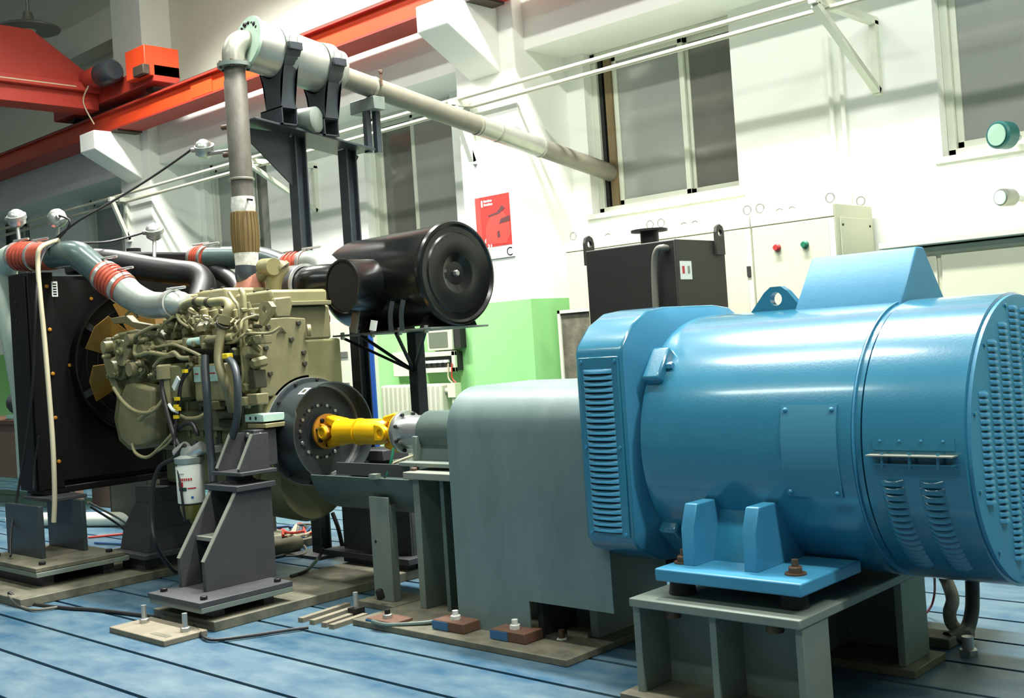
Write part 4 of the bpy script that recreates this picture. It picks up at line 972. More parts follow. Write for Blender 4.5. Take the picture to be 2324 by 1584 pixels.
# turbo side (far side, above the block)
part('exhaust_manifold', MB().tube([(-6.35, 4.18, 1.52), (-5.95, 4.2, 1.56), (-5.5, 4.18, 1.52)], .06, 14), 'turbo_rust', eng)
c = P(600, 648, 4.12)
tb = part('turbine_housing', MB().lathe([(-.07, .05), (-.06, .10), (0, .125), (.06, .10), (.07, .06)], c, (1, .1, 0), 28), 'turbo_rust', eng)
part('turbine_scroll', MB().tube([c+V((0, .02+.09*math.cos(k*.5), .09*math.sin(k*.5))) for k in range(12)], .045, 12), 'turbo_rust', tb)
T('oil_drain_pipe', [P(620, 660, 4.02), P(622, 640, 4.02), P(630, 618, 4.04), P(640, 608, 4.10)], .05, 'khaki_light', seg=16)
part('drain_clip', MB().ring(P(636, 606, 4.05), P(642, 612, 4.06), .058, .03, 20), 'khaki', eng)
T('breather_arm', [P(545, 662, 3.98), P(575, 645, 3.99), P(606, 612, 4.0)], .03, 'khaki', seg=12, radii=[.055, .045, .035])
part('breather_cap', MB().cyl(P(598, 606, 4.0), P(622, 605, 3.98), .052, seg=20), 'khaki_light', eng)
# fan
fx = -7.06; fz = 1.34
part('fan_hub', MB().lathe([(0, .06), (.02, .12), (.10, .12), (.30, .08), (.42, .08)], (fx-.05, YA, fz), (1, 0, 0), 24), 'khaki_dark', eng)
for k in range(8):
    a = math.radians(k*45+16); rd = V((0, math.cos(a), math.sin(a))); tg = V((0, -math.sin(a), math.cos(a))); X = V((1, 0, 0))
    c0 = V((fx, YA, fz)); w1 = .055; w2 = .12; tw = .05
    A = [c0+rd*.11-tg*w1+X*tw, c0+rd*.11+tg*w1-X*tw, c0+rd*.45+tg*w2-X*tw, c0+rd*.475-tg*w2*.2, c0+rd*.44-tg*w2+X*tw]
    part('fan_blade', MB().prism(A, X*.008+tg*.004), 'fan_tan', eng)

# ---- fuel water separator hung on the near side
fp = PY(430, 1050, 3.33); zb = PY(430, 1143, 3.33).z; zl = PY(432, 1186, 3.33).z; ztp = PY(430, 1018, 3.33).z
part('separator_canister', MB().lathe([(0, .05), (.012, .076), (fp.z-zb-.02, .079), (fp.z-zb, .07)], (fp.x, 3.33, zb), (0, 0, 1), 32), 'filter_white', eng)
sep = eng.children[-1]
part('separator_bowl', MB().lathe([(0, .012), (.02, .02), (.03, .05), (.085, .066), (zb-zl, .066)], (fp.x, 3.33, zl), (0, 0, 1), 28), 'filter_bowl', sep)
part('separator_head', MB().lathe([(0, .08), (.03, .085), (.045, .05), (.09, .045)], (fp.x, 3.33, fp.z), (0, 0, 1), 24), 'cast_aluminium', sep)
part('head_arm', MB().cyl((fp.x-.09, 3.31, fp.z+.05), (fp.x-.02, 3.33, fp.z+.09), .035, seg=16).cyl((fp.x+.03, 3.33, fp.z+.05), (fp.x+.10, 3.36, fp.z+.09), .035, seg=16), 'alu_bright', sep)
part('head_mount', MB().box(fp.x-.06, fp.x+.06, 3.36, 3.60, fp.z+.04, fp.z+.08), 'cast_aluminium', sep, .004)
def canlab(name, a0, a1, z0, z1, mm):
    m = MB(); vs = []; fs = []; n = 8
    for i in range(n+1):
        a = math.radians(a0+(a1-a0)*i/n)
        for r in (.0792, .0800):
            for z in (z0, z1): vs.append((fp.x+r*math.sin(a), 3.33-r*math.cos(a), zb+z*(fp.z-zb)))
    for i in range(n):
        a = i*4; b = a+4; fs += [(a, b, b+1, a+1), (a+2, a+3, b+3, b+2), (a, a+2, b+2, b), (a+1, b+1, b+3, a+3)]
    part(name, m.add(vs, fs), mm, sep)
for j in range(7): canlab('brand_letter', 5+j*9, 11+j*9, .60, .66, 'print_red')
canlab('red_block', 4, 28, .46, .57, 'print_red'); canlab('green_block', 6, 42, .36, .44, 'print_dark'); canlab('red_line', 46, 80, .40, .43, 'print_red'); canlab('small_seal', 58, 68, .17, .22, 'rack_blue')
canlab('text_line', 8, 34, .76, .775, 'edge_worn')

# ---- rear engine mount, near side
mt = thing('engine_mount', 'dark grey gusseted engine mount pedestal beneath khaki engine, near side', 'engine mount', (-5.1, 3.15, .05))
bp = part('base_plate', MB().box(-5.34, -4.845, 2.84, 3.385, .122, .15), 'mount_dark', mt, .003)
part('lower_plate', MB().box(-5.34, -4.845, 2.85, 3.385, .095, .122), 'stand_green', mt, .003)
for y in (2.95, 3.24): part('spacer_bar', MB().box(-5.30, -4.90, y, y+.06, .05, .095), 'mount_dark', mt)
for (x, y) in ((-5.28, 2.90), (-4.90, 2.90), (-4.90, 3.33), (-5.28, 3.33)): part('base_bolt', MB().hexbolt((x, y, .15), (0, 0, 1), .018, .018), 'bolt_dark', bp)
for gx in (-5.305, -5.07):
    g = part('gusset', MB().prism([(gx, 3.0, .15), (gx, 3.0, .30), (gx, 3.215, .625), (gx, 3.42, .625), (gx, 3.42, .15)], (.028, 0, 0)), 'mount_dark', mt, .002)
    part('worn_edge', MB().bar((gx+.014, 2.998, .30), (gx+.014, 3.213, .627), .029, .004, (0, -1, .6)), 'edge_worn', g)
part('back_plate', MB().box(-5.30, -5.045, 3.40, 3.425, .15, .625), 'mount_dark', mt)
part('shelf', MB().box(-5.278, -5.07, 3.10, 3.40, .38, .40), 'edge_worn', mt)
part('inner_plate', MB().box(-5.278, -5.07, 3.20, 3.215, .15, .38), 'mount_dark', mt)
part('top_plate', MB().box(-5.33, -5.02, 3.20, 3.44, .625, .655), 'mount_dark', mt, .003)
part('rubber_pad', MB().lathe([(0, .085), (.012, .085), (.02, .07), (.045, .07)], (-5.175, 3.32, .655), (0, 0, 1), 24), 'rubber', mt)
br = part('bracket_plate', MB().box(-5.31, -5.03, 3.235, 3.46, .70, .72), 'mount_dark', mt, .003)
part('bracket_back', MB().box(-5.30, -5.19, 3.435, 3.58, .72, .92), 'mount_dark', mt, .003)
for gx in (-5.29, -5.085):
    part('bracket_gusset', MB().prism([(gx, 3.25, .72), (gx, 3.25, .735), (gx, 3.345, .91), (gx, 3.44, .91), (gx, 3.44, .72)], (.022, 0, 0)), 'mount_dark', mt, .002)
    part('gusset_edge', MB().bar((gx+.011, 3.248, .735), (gx+.011, 3.343, .912), .023, .003, (0, -1, 1)), 'edge_worn', mt)
for x in (-5.24, -5.12): part('bracket_bolt', MB().hexbolt((x, 3.435, .895), (0, -1, 0), .014, .014), 'zinc', br)
# far side twin: same pedestal turned about the shaft line
mf = thing('engine_mount', 'dark grey engine mount pedestal behind the shaft trough, far side', 'engine mount', (-5.17, 4.5, .05))
part('base_plate', MB().box(-5.58, -4.80, 4.14, 4.80, .085, .12), 'mount_dark', mf, .003)
for y in (4.18, 4.66): part('spacer_bar', MB().box(-5.44, -4.88, y, y+.08, .05, .085), 'mount_dark', mf)
for gx in (-5.48, -4.888): part('gusset', MB().prism([(gx, 4.23, .12), (gx, 4.23, .58), (gx, 4.42, .58), (gx, 4.74, .30), (gx, 4.74, .12)], (.028, 0, 0)), 'mount_dark', mf, .002)
part('front_plate', MB().box(-5.48, -4.86, 4.22, 4.235, .12, .58), 'mount_dark', mf)
part('top_plate', MB().box(-5.48, -4.86, 4.21, 4.44, .58, .605), 'mount_dark', mf)
part('rubber_pad', MB().cyl((-5.2, 4.32, .605), (-5.2, 4.32, .66), .07), 'rubber', mf)
part('bracket', MB().box(-5.34, -5.06, 4.22, 4.42, .66, .72), 'mount_dark', mf, .004)
# front mount, near side
m3 = thing('engine_mount', 'dark tapered engine mount block under front of khaki engine', 'engine mount', (-6.58, 3.6, .05))
xa, xb = -6.78, -6.42
part('pedestal', MB().loft([(xa, 3.44, .155), (xb, 3.44, .155), (xb, 3.80, .155), (xa, 3.80, .155)], [(xa+.02, 3.46, .29), (xb-.01, 3.46, .29), (xb-.01, 3.80, .29), (xa+.02, 3.80, .29)], True).loft([(xa+.02, 3.46, .29), (xb-.01, 3.46, .29), (xb-.01, 3.80, .29), (xa+.02, 3.80, .29)], [(xa+.12, 3.50, .45), (xb-.01, 3.50, .45), (xb-.01, 3.80, .45), (xa+.12, 3.80, .45)], True).box(xa+.12, xb-.01, 3.50, 3.80, .45, .545), 'mount_dark', m3, .003)
part('base_plate', MB().box(xa-.04, xb+.06, 3.38, 3.84, .125, .155), 'mount_dark', m3, .003)
part('spacer', MB().box(xa+.06, xb-.02, 3.42, 3.8, .05, .125), 'mount_dark', m3)
part('rubber_pad', MB().cyl((-6.56, 3.70, .545), (-6.56, 3.70, .58), .07), 'rubber', m3)

# ---- radiator with shroud
XRAD = -7.20
rad = thing('engine_radiator', 'tall black engine radiator with fan shroud on grey stand', 'radiator', (-7.33, YA, .5))
y0, y1, z0, z1 = 3.13, 4.66, .545, 1.965
part('core', MB().box(XRAD-.24, XRAD-.06, y0+.02, y1-.02, z0+.02, z1-.02), 'black_paint', rad)
op = [(XRAD-.05, y0+.16, z0+.05), (XRAD-.05, y1-.16, z0+.05), (XRAD-.05, y1-.16, z1-.05), (XRAD-.05, y0+.16, z1-.05)]
part('fan_shroud', MB().holed(op, (XRAD-.05, YA, fz), .50, (.03, 0, 0), 48), 'black_paint', rad)
part('shroud_ring', MB().ring((XRAD-.06, YA, fz), (XRAD+.06, YA, fz), .51, .50, 64), 'black_paint', rad)
for yy in (y0, y1-.17):
    sc = part('side_channel', MB().box(XRAD-.02, XRAD, yy, yy+.17, z0, z1), 'black_paint', rad, .004)
    if yy == y0:
        for (a, b) in ((105, 650), (112, 748), (119, 848), (125, 948), (133, 1047)):
            c = PX(a, b, XRAD); part('brass_bolt', MB().hexbolt((XRAD, c.y, c.z), (1, 0, 0), .013, .012), 'orange_oxide', sc)
        for (a, b) in ((206, 678), (157, 829)):
            c = PX(a, b, XRAD-.02); part('brass_bolt', MB().hexbolt((XRAD-.02, c.y, c.z), (1, 0, 0), .012, .012), 'orange_oxide', sc)
        c = PX(124, 656, XRAD+.001); lp = part('serial_label', MB().box(XRAD, XRAD+.002, c.y-.02, c.y+.02, c.z-.05, c.z+.05), 'label_white', sc)
        for k in range(5): part('printed_digit', MB().box(XRAD+.002, XRAD+.0026, c.y-.012, c.y+.012, c.z-.04+k*.017, c.z-.03+k*.017), 'bolt_dark', lp)
part('side_plate', MB().box(XRAD-.26, XRAD-.02, y0-.012, y0, z0, z1), 'black_paint', rad, .004)
for z in (1.86, 1.78, 1.66): part('side_hole', MB().cyl((XRAD-.17, y0-.0125, z), (XRAD-.17, y0-.014, z), .014, seg=10), 'bolt_dark', rad)
part('top_tank', MB().box(XRAD-.22, XRAD-.02, 3.48, y1, z1, 2.115), 'black_paint', rad, .02)
c = PX(435, 582, XRAD-.018); part('white_dot', MB().cyl((XRAD-.02, c.y, c.z), (XRAD-.017, c.y, c.z), .028, seg=18), 'label_mint', rad)
part('filler_cap', MB().cyl((XRAD-.12, 3.95, 2.115), (XRAD-.12, 3.95, 2.145), .05), 'bolt_dark', rad)
part('bottom_tank', MB().box(XRAD-.24, XRAD-.0, y0+.02, y1-.02, .515, .56), 'black_paint', rad, .006)
for k, R in enumerate((.16, .24, .32, .40, .47)):
    part('guard_wire', MB().tube([(XRAD-.01, YA+R*math.cos(a*math.pi/24), fz+R*math.sin(a*math.pi/24)) for a in range(48)], .004, 5, 1, True), 'bolt_dark', rad)
for k in range(6):
    a = math.radians(k*60+25); part('guard_bar', MB().bar((XRAD-.004, YA+.12*math.cos(a), fz+.12*math.sin(a)), (XRAD-.004, YA+.5*math.cos(a), fz+.5*math.sin(a)), .045, .006, (1, 0, 0)), 'stand_blue_black', rad)
part('outlet_stub', MB().cyl((XRAD, 4.25, .66), (XRAD+.28, 4.2, .66), .05), 'black_hose', rad)
# its stand, near side
t = thing('radiator_stand', 'grey two plate steel stand under near side of radiator', 'stand', (-7.0, 3.1, .05))
part('base_plate', MB().box(-7.42, -6.56, 2.80, 3.36, .145, .17), 'bed_steel', t, .003)
part('lower_plate', MB().box(-7.42, -6.55, 2.80, 3.38, .115, .143), 'stand_green', t, .003)
for y in (2.86, 3.24): part('spacer_bar', MB().box(-7.3, -6.62, y, y+.07, .05, .115), 'mount_dark', t)
for y in (2.97, 3.24):
    part('leg_plate', MB().box(-7.36, -6.86, y, y+.028, .17, .49), 'stand_blue_black', t, .003)
part('top_plate', MB().box(-7.40, -6.98, 3.10, 3.34, .49, .513), 'mount_dark', t, .003)
for (x, y) in ((-6.65, 2.88), (-6.65, 3.30), (-7.3, 3.30), (-7.3, 2.88)): part('base_bolt', MB().hexbolt((x, y, .17), (0, 0, 1), .02, .02), 'bolt_dark', t)
t = thing('radiator_stand', 'grey steel stand under far side of radiator', 'stand', (-7.0, 4.55, .05))
part('leg_plate', MB().box(-7.36, -6.9, 4.48, 4.51, .05, .513), 'mount_dark', t); part('leg_plate', MB().box(-7.36, -6.9, 4.68, 4.71, .05, .513), 'mount_dark', t)

# ---- charge air pipe, near side
t = thing('charge_air_pipe', 'grey green charge air pipe with red silicone hoses and cast elbow', 'pipe', (-7.0, 3.3, 1.6))
a0, a1, a2, a3 = PY(122, 580, 3.27), PY(172, 578, 3.31), PY(195, 592, 3.34), PY(232, 622, 3.40)
part('pipe', MB().tube([a0, a1, a2, a3], .088, 20, 6), 'grey_green_pipe', t)
a4 = PY(284, 658, 3.45); part('hose', MB().tube([a3, a4], .096, 20, 1, smooth=False), 'red_silicone', t)
for k in range(4):
    c = a3+(a4-a3)*(.3+.14*k); dn = (a4-a3).normalized(); part('hose_rib', MB().tube([c+(dn.orthogonal().normalized()*math.cos(q*.628)+dn.cross(dn.orthogonal().normalized())*math.sin(q*.628))*.098 for q in range(10)], .008, 6, 2, True), 'red_silicone', t)
def clampring(name, p0, p1, r, mm='alu_bright'):
    o = part(name, MB().ring(p0, p1, r, r-.012, 28), mm, t); d = (V(p1)-V(p0)).normalized()
    part('clamp_screw', MB().cyl(V(p0)+V((.0, -.02, r+.004)), V(p0)+V((.14, .02, r+.006)), .008, seg=8), mm, o)
dn = (a4-a3).normalized()
clampring('hose_clamp', a3+dn*.02, a3+dn*.045, .102); clampring('hose_clamp', a4-dn*.05, a4-dn*.02, .102)
a5, a6, a7 = PY(300, 672, 3.46), PY(335, 690, 3.48), PY(395, 690, 3.50)
part('cast_elbow', MB().tube([a4, a5, a6, PY(365, 693, 3.49), a7, PY(408, 688, 3.55), PY(414, 690, 3.62)], .088, 22, 6, radii=[.092, .09, .085, .08, .075, .072, .07]), 'cast_aluminium', t)
clampring('hose_clamp', PY(388, 691, 3.50), PY(398, 689, 3.50), .088)
b0 = PY(40, 582, 3.24); b1 = PY(88, 582, 3.25)
part('hose', MB().tube([b0, b1, a0], .094, 18, 1, smooth=False), 'red_silicone', t)
for k in range(4):
    u = .25+.17*k; c = b0+(b1-b0)*u; part('hose_rib', MB().ring(c, c+(b1-b0).normalized()*.015, .101, .09, 24), 'red_silicone', t)
clampring('hose_clamp', b0, b0+(b1-b0).normalized()*.03, .10); clampring('hose_clamp', b1-(b1-b0).normalized()*.03, b1, .10)
part('drop_pipe', MB().tube([b0, PY(20, 590, 3.22), PY(8, 620, 3.22), PY(20, 700, 3.23), PY(45, 820, 3.25), PY(62, 930, 3.28), PY(72, 1080, 3.30)], .09, 18, 5), 'pale_green_pipe', t)
# ---- charge air pipe, far side
t = thing('charge_air_pipe', 'grey green hot air pipe behind the exhaust riser with red hoses', 'pipe', (-6.6, 4.45, 1.9))
c0, c1, c2, c3, c4 = PX(446, 586, -7.12), PX(474, 586, -6.95), PY(540, 585, 4.40), PY(600, 588, 4.42), PY(652, 606, 4.42)
part('hose', MB().tube([c0, c1], .085, 18, 1, smooth=False), 'red_silicone', t)
for k in range(3): c = c0+(c1-c0)*(.3+.2*k); part('hose_rib', MB().ring(c, c+(c1-c0).normalized()*.015, .092, .08, 24), 'red_silicone', t)
clampring('hose_clamp', c0, c0+(c1-c0).normalized()*.03, .09); clampring('hose_clamp', c1-(c1-c0).normalized()*.03, c1, .09)
part('pipe', MB().tube([c1, c2, c3, c4], .08, 18, 5), 'grey_green_pipe', t)
c5 = PY(700, 598, 4.42); part('second_hose', MB().tube([c4, c5], .088, 18, 1, smooth=False), 'red_silicone', t)
for k in range(3): c = c4+(c5-c4)*(.2+.2*k); part('hose_rib', MB().ring(c, c+(c5-c4).normalized()*.015, .095, .08, 24), 'red_silicone', t)
clampring('hose_clamp', c4, c4+(c5-c4).normalized()*.03, .093); clampring('hose_clamp', c5-(c5-c4).normalized()*.03, c5, .093)
part('compressor_elbow', MB().tube([c5, PY(725, 598, 4.42), PY(742, 612, 4.4), PY(738, 650, 4.34)], .085, 18, 5), 'cast_aluminium', t)
# ---- coolant hoses (black)
solo('coolant_hose', MB().tube([PX(215, 592, -7.22), PX(260, 596, -7.1), PX(330, 608, -6.95), PX(400, 618, -6.8), PX(446, 625, -6.65), PX(462, 650, -6.55), PX(452, 690, -6.45)], .085, 18, 5), 'black_hose', 'thick black coolant hose from radiator top to engine', 'hose')
solo('coolant_hose', MB().tube([PX(468, 606, -7.0), PX(510, 625, -6.75), PX(540, 652, -6.5), PX(556, 700, -6.3)], .055, 14, 5), 'black_hose', 'curved black hose dropping behind the rocker covers', 'hose')
# ================================================================== exhaust, muffler stand, air cleaner
ex = thing('exhaust_pipe', 'rusty exhaust riser, round muffler and long pipe to window', 'exhaust', (-5.93, 3.95, 1.75))
rx, ry = -5.925, 3.95
def rz(py, px=548): return PY(px, py, ry).z
axA = V((rx, 4.06, PY(557, 100, 4.06).z)); axB = PY(1386, 392, 7.42)
ad = (axB-axA).normalized()
def ax_at(y): return axA+(axB-axA)*((y-axA.y)/(axB.y-axA.y))
zf = rz(152, 537)
part('riser', MB().lathe([(0, .070), (rz(185, 538)-rz(405, 545), .072), (rz(185, 538)-rz(405, 545)+.01, .066), (zf-rz(405, 545), .066)], (rx, ry, rz(405, 545)), (0, 0, 1), 28), 'exhaust_steel', ex)
part('riser_weld', MB().tube([(rx+.074*math.cos(k*.5236), ry+.074*math.sin(k*.5236), rz(408, 546)) for k in range(12)], .008, 6, 2, True), 'exhaust_bright', ex)
part('riser_neck', MB().cyl((rx, ry, rz(452, 550)), (rx, ry, rz(405, 546)), .066, seg=28), 'exhaust_steel', ex)
part('heat_wrap', MB().lathe([(0, .072), (.04, .075), (rz(448, 550)-rz(482, 551), .071)], (rx, ry, rz(482, 551)), (0, 0, 1), 28), 'wrap_white', ex)
bw0, bw1 = rz(575, 553), rz(482, 551); prof = []
for k in range(25): prof.append(((bw1-bw0)*k/24, .075+.006*math.sin(math.pi*k/24)+(.002 if k % 2 else 0)))
be = part('flex_bellows', MB().lathe(prof, (rx, ry, bw0), (0, 0, 1), 32), 'bellows_brown', ex)
for k in range(20):
    a = k*math.pi/10; part('braid_strand', MB().tube([(rx+.079*math.cos(a), ry+.079*math.sin(a), bw0+.005), (rx+.084*math.cos(a), ry+.084*math.sin(a), (bw0+bw1)/2), (rx+.079*math.cos(a), ry+.079*math.sin(a), bw1-.005)], .004, 5, 3), 'bellows_brown', be)
part('lower_wrap', MB().lathe([(0, .070), (bw0-rz(607, 555), .074)], (rx, ry, rz(607, 555)), (0, 0, 1), 28), 'wrap_white', ex)
part('outlet_elbow', MB().tube([(rx, ry, rz(606, 555)), (rx, ry, rz(635, 556)), (rx-.01, ry+.08, rz(660, 556))], .072, 20), 'stand_blue_black', ex)
part('turbine_outlet', MB().lathe([(0, .10), (.10, .085), (.12, .075)], (rx, ry+.02, rz(668, 556)), (0, 0, 1), 24), 'turbo_rust', ex)
fl = part('riser_flange', MB().cyl((rx, ry, zf), (rx, ry, zf+.025), .105, seg=32), 'stand_green', ex)
for k in range(6):
    a = k*math.pi/3+.3; part('flange_bolt', MB().hexbolt((rx+.088*math.cos(a), ry+.088*math.sin(a), zf+.025), (0, 0, 1), .010, .012), 'bolt_rust', fl); part('flange_nut', MB().hexbolt((rx+.088*math.cos(a), ry+.088*math.sin(a), zf), (0, 0, -1), .010, .012), 'bolt_rust', fl)
part('elbow', MB().tube([(rx, ry, zf+.02), (rx, ry, zf+.09), (rx, ry+.025, axA.z-.03), (rx, ry+.07, axA.z), axA+V((0, .02, 0))], .072, 22, 6), 'exhaust_bright', ex)
for (py_, px_) in ((281, 500), (345, 512)): 
    part('sensor_boss', MB().cyl((rx-.13, ry-.03, rz(py_, 545)), (rx-.05, ry, rz(py_, 545)), .017, seg=12), 'bolt_rust', ex)
part('side_stub', MB().cyl((rx+.05, ry-.01, rz(452, 560)), (rx+.13, ry-.02, rz(455, 575)), .007, seg=8), 'bolt_dark', ex)
# muffler
ymA, ymB = 4.06, 4.72; mA, mB = ax_at(ymA), ax_at(ymB); ML = (mB-mA).length; RM = .165
part('muffler_shell', MB().lathe([(0, RM-.005), (.008, RM), (ML-.01, RM-.006), (ML+.0, RM-.016), (ML+.03, .09), (ML+.05, .078)], mA, ad, 48), 'muffler_steel', ex)
ef = part('muffler_end', MB().lathe([(-.012, RM*1.04), (0, RM*1.06), (.006, RM*1.06)], mA, ad, 48), 'flange_green', ex)
for k in range(9):
    a = math.radians(20+k*17); e_ = V((1, 0, 0)); g_ = ad.cross(e_).normalized()
    if g_.z < 0: g_ = -g_
    c = mA-ad*.012+e_*(RM*.78*math.cos(a))+g_*(RM*.78*math.sin(a)); part('end_mark', MB().sphere(c, .009+.004*(k % 3), 8), 'bolt_dark', ef)
# long tail pipe
part('tail_pipe', MB().tube([mB+ad*.02, axB], .073, 24, 1, smooth=False), 'tail_steel', ex)
for y in (5.0, 5.95, 6.15, 6.6):
    c = ax_at(y); part('pipe_joint', MB().ring(c, c+ad*.02, .078, .07, 28), 'exhaust_bright', ex)
part('pipe_sleeve', MB().cyl(ax_at(5.98), ax_at(6.6), .0755, seg=28), 'muffler_steel', ex)

# ---- muffler stand
st = thing('muffler_stand', 'dark steel post stand with saddles carrying the muffler', 'stand', (-6.0, 4.6, 0))
xe_ = -5.84
q0, q1 = PX(592, 268, xe_), PX(852, 336, xe_)
def plz(y): return q0.z+(q1.z-q0.z)*(y-q0.y)/(q1.y-q0.y)
ya, yb_ = q0.y-.04, q1.y
part('platform', MB().prism([(xe_, ya, plz(ya)), (xe_, yb_, plz(yb_)), (xe_, yb_, plz(yb_)-.014), (xe_, ya, plz(ya)-.014)], (-.32, 0, 0)), 'stand_blue_black', st, .002)
for (yc_, nm) in ((4.44, 'post'), (4.86, 'post')):
    zt_ = plz(yc_)-.014
    part('post', MB().box(-6.045, -5.955, yc_-.045, yc_-.035, 0.02, zt_).box(-6.045, -5.955, yc_+.035, yc_+.045, 0.02, zt_).box(-6.005, -5.995, yc_-.04, yc_+.04, 0.02, zt_), 'stand_blue_black', st)
    part('post_foot', MB().box(-6.16, -5.84, yc_-.15, yc_+.15, 0, .02), 'mount_dark', st)
z = plz(4.30)-.014; part('gusset', MB().prism([(-6.0, 4.38, z), (-6.0, ya+.02, z+.01), (-6.0, ya+.02, z-.05), (-6.0, 4.38, z-.34)], (.012, 0, 0)), 'stand_blue_black', st)
z = plz(5.0)-.014; part('gusset', MB().prism([(-6.0, 4.92, z), (-6.0, yb_-.03, z-.02), (-6.0, yb_-.06, z-.07), (-6.0, 4.92, z-.22)], (.012, 0, 0)), 'stand_blue_black', st)
for yc_ in (4.27, 4.60):
    c = ax_at(yc_); zb_ = plz(yc_); 
    bt = part('box_tube', MB().box(-6.05, -5.82, yc_-.06, yc_-.052, zb_, zb_+.115).box(-6.05, -5.82, yc_+.052, yc_+.06, zb_, zb_+.115).box(-6.05, -5.82, yc_-.06, yc_+.06, zb_+.107, zb_+.115).box(-6.05, -5.82, yc_-.06, yc_+.06, zb_, zb_+.008), 'stand_blue_black', st)
    zb2 = zb_+.115; pts = []
    R = RM+.004
    pts += [(c.x-.085, zb2), (c.x-.08, zb2+.06), (c.x-.10, (zb2+c.z-R)/2+.01), (c.x-.155, c.z-R*.55), (c.x-R-.02, c.z-.03), (c.x-R-.02, c.z+.02)]
    for k in range(13):
        a = math.pi+k*math.pi/12; pts.append((c.x+R*math.cos(a), c.z+R*math.sin(a)))
    pts += [(c.x+R+.02, c.z+.02), (c.x+R+.02, c.z-.03), (c.x+.155, c.z-R*.55), (c.x+.10, (zb2+c.z-R)/2+.01), (c.x+.08, zb2+.06), (c.x+.085, zb2)]
    # build the saddle as strips so that the concave top stays open
    m = MB(); w_ = .055
    vs = []; fs = []
    inner = [(c.x+R*math.cos(math.pi+k*math.pi/16), c.z+R*math.sin(math.pi+k*math.pi/16)) for k in range(17)]
    outr = []
    for k in range(17):
        u = -1+2*k/16; au = abs(u)
        s_ = (au-.5)*2; hw = .082 if au < .5 else .082+max(0, (s_-.35)/.65)**1.4*(R+.022-.082)
        zz = zb2 if au < .5 else zb2+s_*(c.z-zb2)
        if au < .5: outr.append((c.x+u*2*.082, zb2))
        else: outr.append((c.x+math.copysign(hw, u), zz))
    for (y_) in (yc_-w_, yc_+w_):
        for (x_, z_) in inner+outr: vs.append((x_, y_, z_))
    N = 17
    for k in range(16):
        fs += [(k, k+1, N+k+1, N+k), (2*N+k, 3*N+k, 3*N+k+1, 2*N+k+1), (k, 2*N+k, 2*N+k+1, k+1), (N+k, N+k+1, 3*N+k+1, 3*N+k)]
    fs += [(0, N, 3*N, 2*N), (N-1, 2*N-1+2*N-N*2+0 if False else 3*N-1, 4*N-1, 2*N-1)]
    part('saddle', m.add(vs, fs), 'stand_blue_black', st)
    m = MB(); vs = []; fs = []
    for k in range(25):
        a = k*math.pi/24
        for RR in (R-.002, R+.004):
            for y_ in (yc_-.045, yc_+.045): vs.append((c.x+RR*math.cos(a), y_, c.z+RR*math.sin(a)))
    for k in range(24):
        a = k*4; b = a+4; fs += [(a, b, b+1, a+1), (a+2, a+3, b+3, b+2), (a, a+2, b+2, b), (a+1, b+1, b+3, a+3)]
    sb = part('strap', m.add(vs, fs), 'stand_green', st)
    part('strap_lug', MB().box(c.x+R, c.x+R+.04, yc_-.05, yc_+.05, c.z-.02, c.z+.03), 'stand_blue_black', sb, .004)
    for dy in (-.03, .03): part('strap_bolt', MB().cyl((c.x+R+.02, yc_+dy, c.z+.02), (c.x+R+.02, yc_+dy, c.z+.07), .008, seg=8), 'zinc', sb)
part('fan_motor', MB().lathe([(0, .07), (.02, .085), (.14, .085), (.15, .07)], (-5.95, 4.43, plz(4.43)+.075), (1, .4, 0), 20), 'stand_green', st)
ck = ax_at(5.02); zb_ = plz(5.0)
part('pipe_seat', MB().box(-6.06, -5.80, 4.96, 5.06, ck.z-.16, ck.z-.07), 'stand_green', st, .004)
for yy in (4.98, 5.04): part('seat_post', MB().box(-5.93 if yy < 5 else -5.90, -5.89 if yy < 5 else -5.86, yy-.02, yy+.02, zb_-.02, ck.z-.16), 'stand_blue_black', st)
for dx in (-.085, .085): part('u_bolt_end', MB().cyl((ck.x+dx, 5.02, ck.z+.0), (ck.x+dx, 5.02, ck.z+.10), .009, seg=8).hexbolt((ck.x+dx, 5.02, ck.z+.085), (0, 0, 1), .016, .02), 'bolt_rust', st)

# ---- air cleaner
YC, ZC_, RA = 4.72, 1.745, .305
xL, xR = -5.86, -4.84
ac = thing('air_cleaner', 'big black plastic drum air cleaner with open round inlet mouth', 'air cleaner', (-5.3, YC, 1.43))
part('drum', MB().lathe([(0, .10), (0, RA*.82), (.04, RA*.92), (.10, RA*.97), (xR-xL-.05, RA*1.0), (xR-xL-.03, RA)], (xL, YC, ZC_), (1, 0, 0), 72), 'black_plastic', ac)
cap = part('end_cap', MB().lathe([(-.05, RA), (-.045, RA+.012), (-.02, RA+.016), (-.004, RA+.008), (0, RA-.006), (-.012, RA-.022), (-.012, RA-.055), (-.004, RA-.065), (-.004, RA*.42), (-.008, RA*.38), (-.05, RA*.10), (-.05, .0)], (xR, YC, ZC_), (1, 0, 0), 72), 'black_plastic', ac, angle=25)
part('cap_nut', MB().hexbolt((xR-.05, YC, ZC_), (1, 0, 0), .020, .045), 'zinc', cap)
mc = PY(776, 649, 4.22)
mo = part('inlet_duct', MB().lathe([(0, .150), (0, .163), (.02, .166), (.08, .163), (.42, .163), (.42, .15), (0.02, .150)], (mc.x, 4.22, mc.z), (0, 1, 0), 56, caps=False), 'black_plastic', ac)
part('inlet_dark', MB().lathe([(0, .1505), (0, .149), (.2, .149), (.2, .0)], (mc.x, 4.225, mc.z), (0, 1, 0), 48), 'black_mouth', ac)
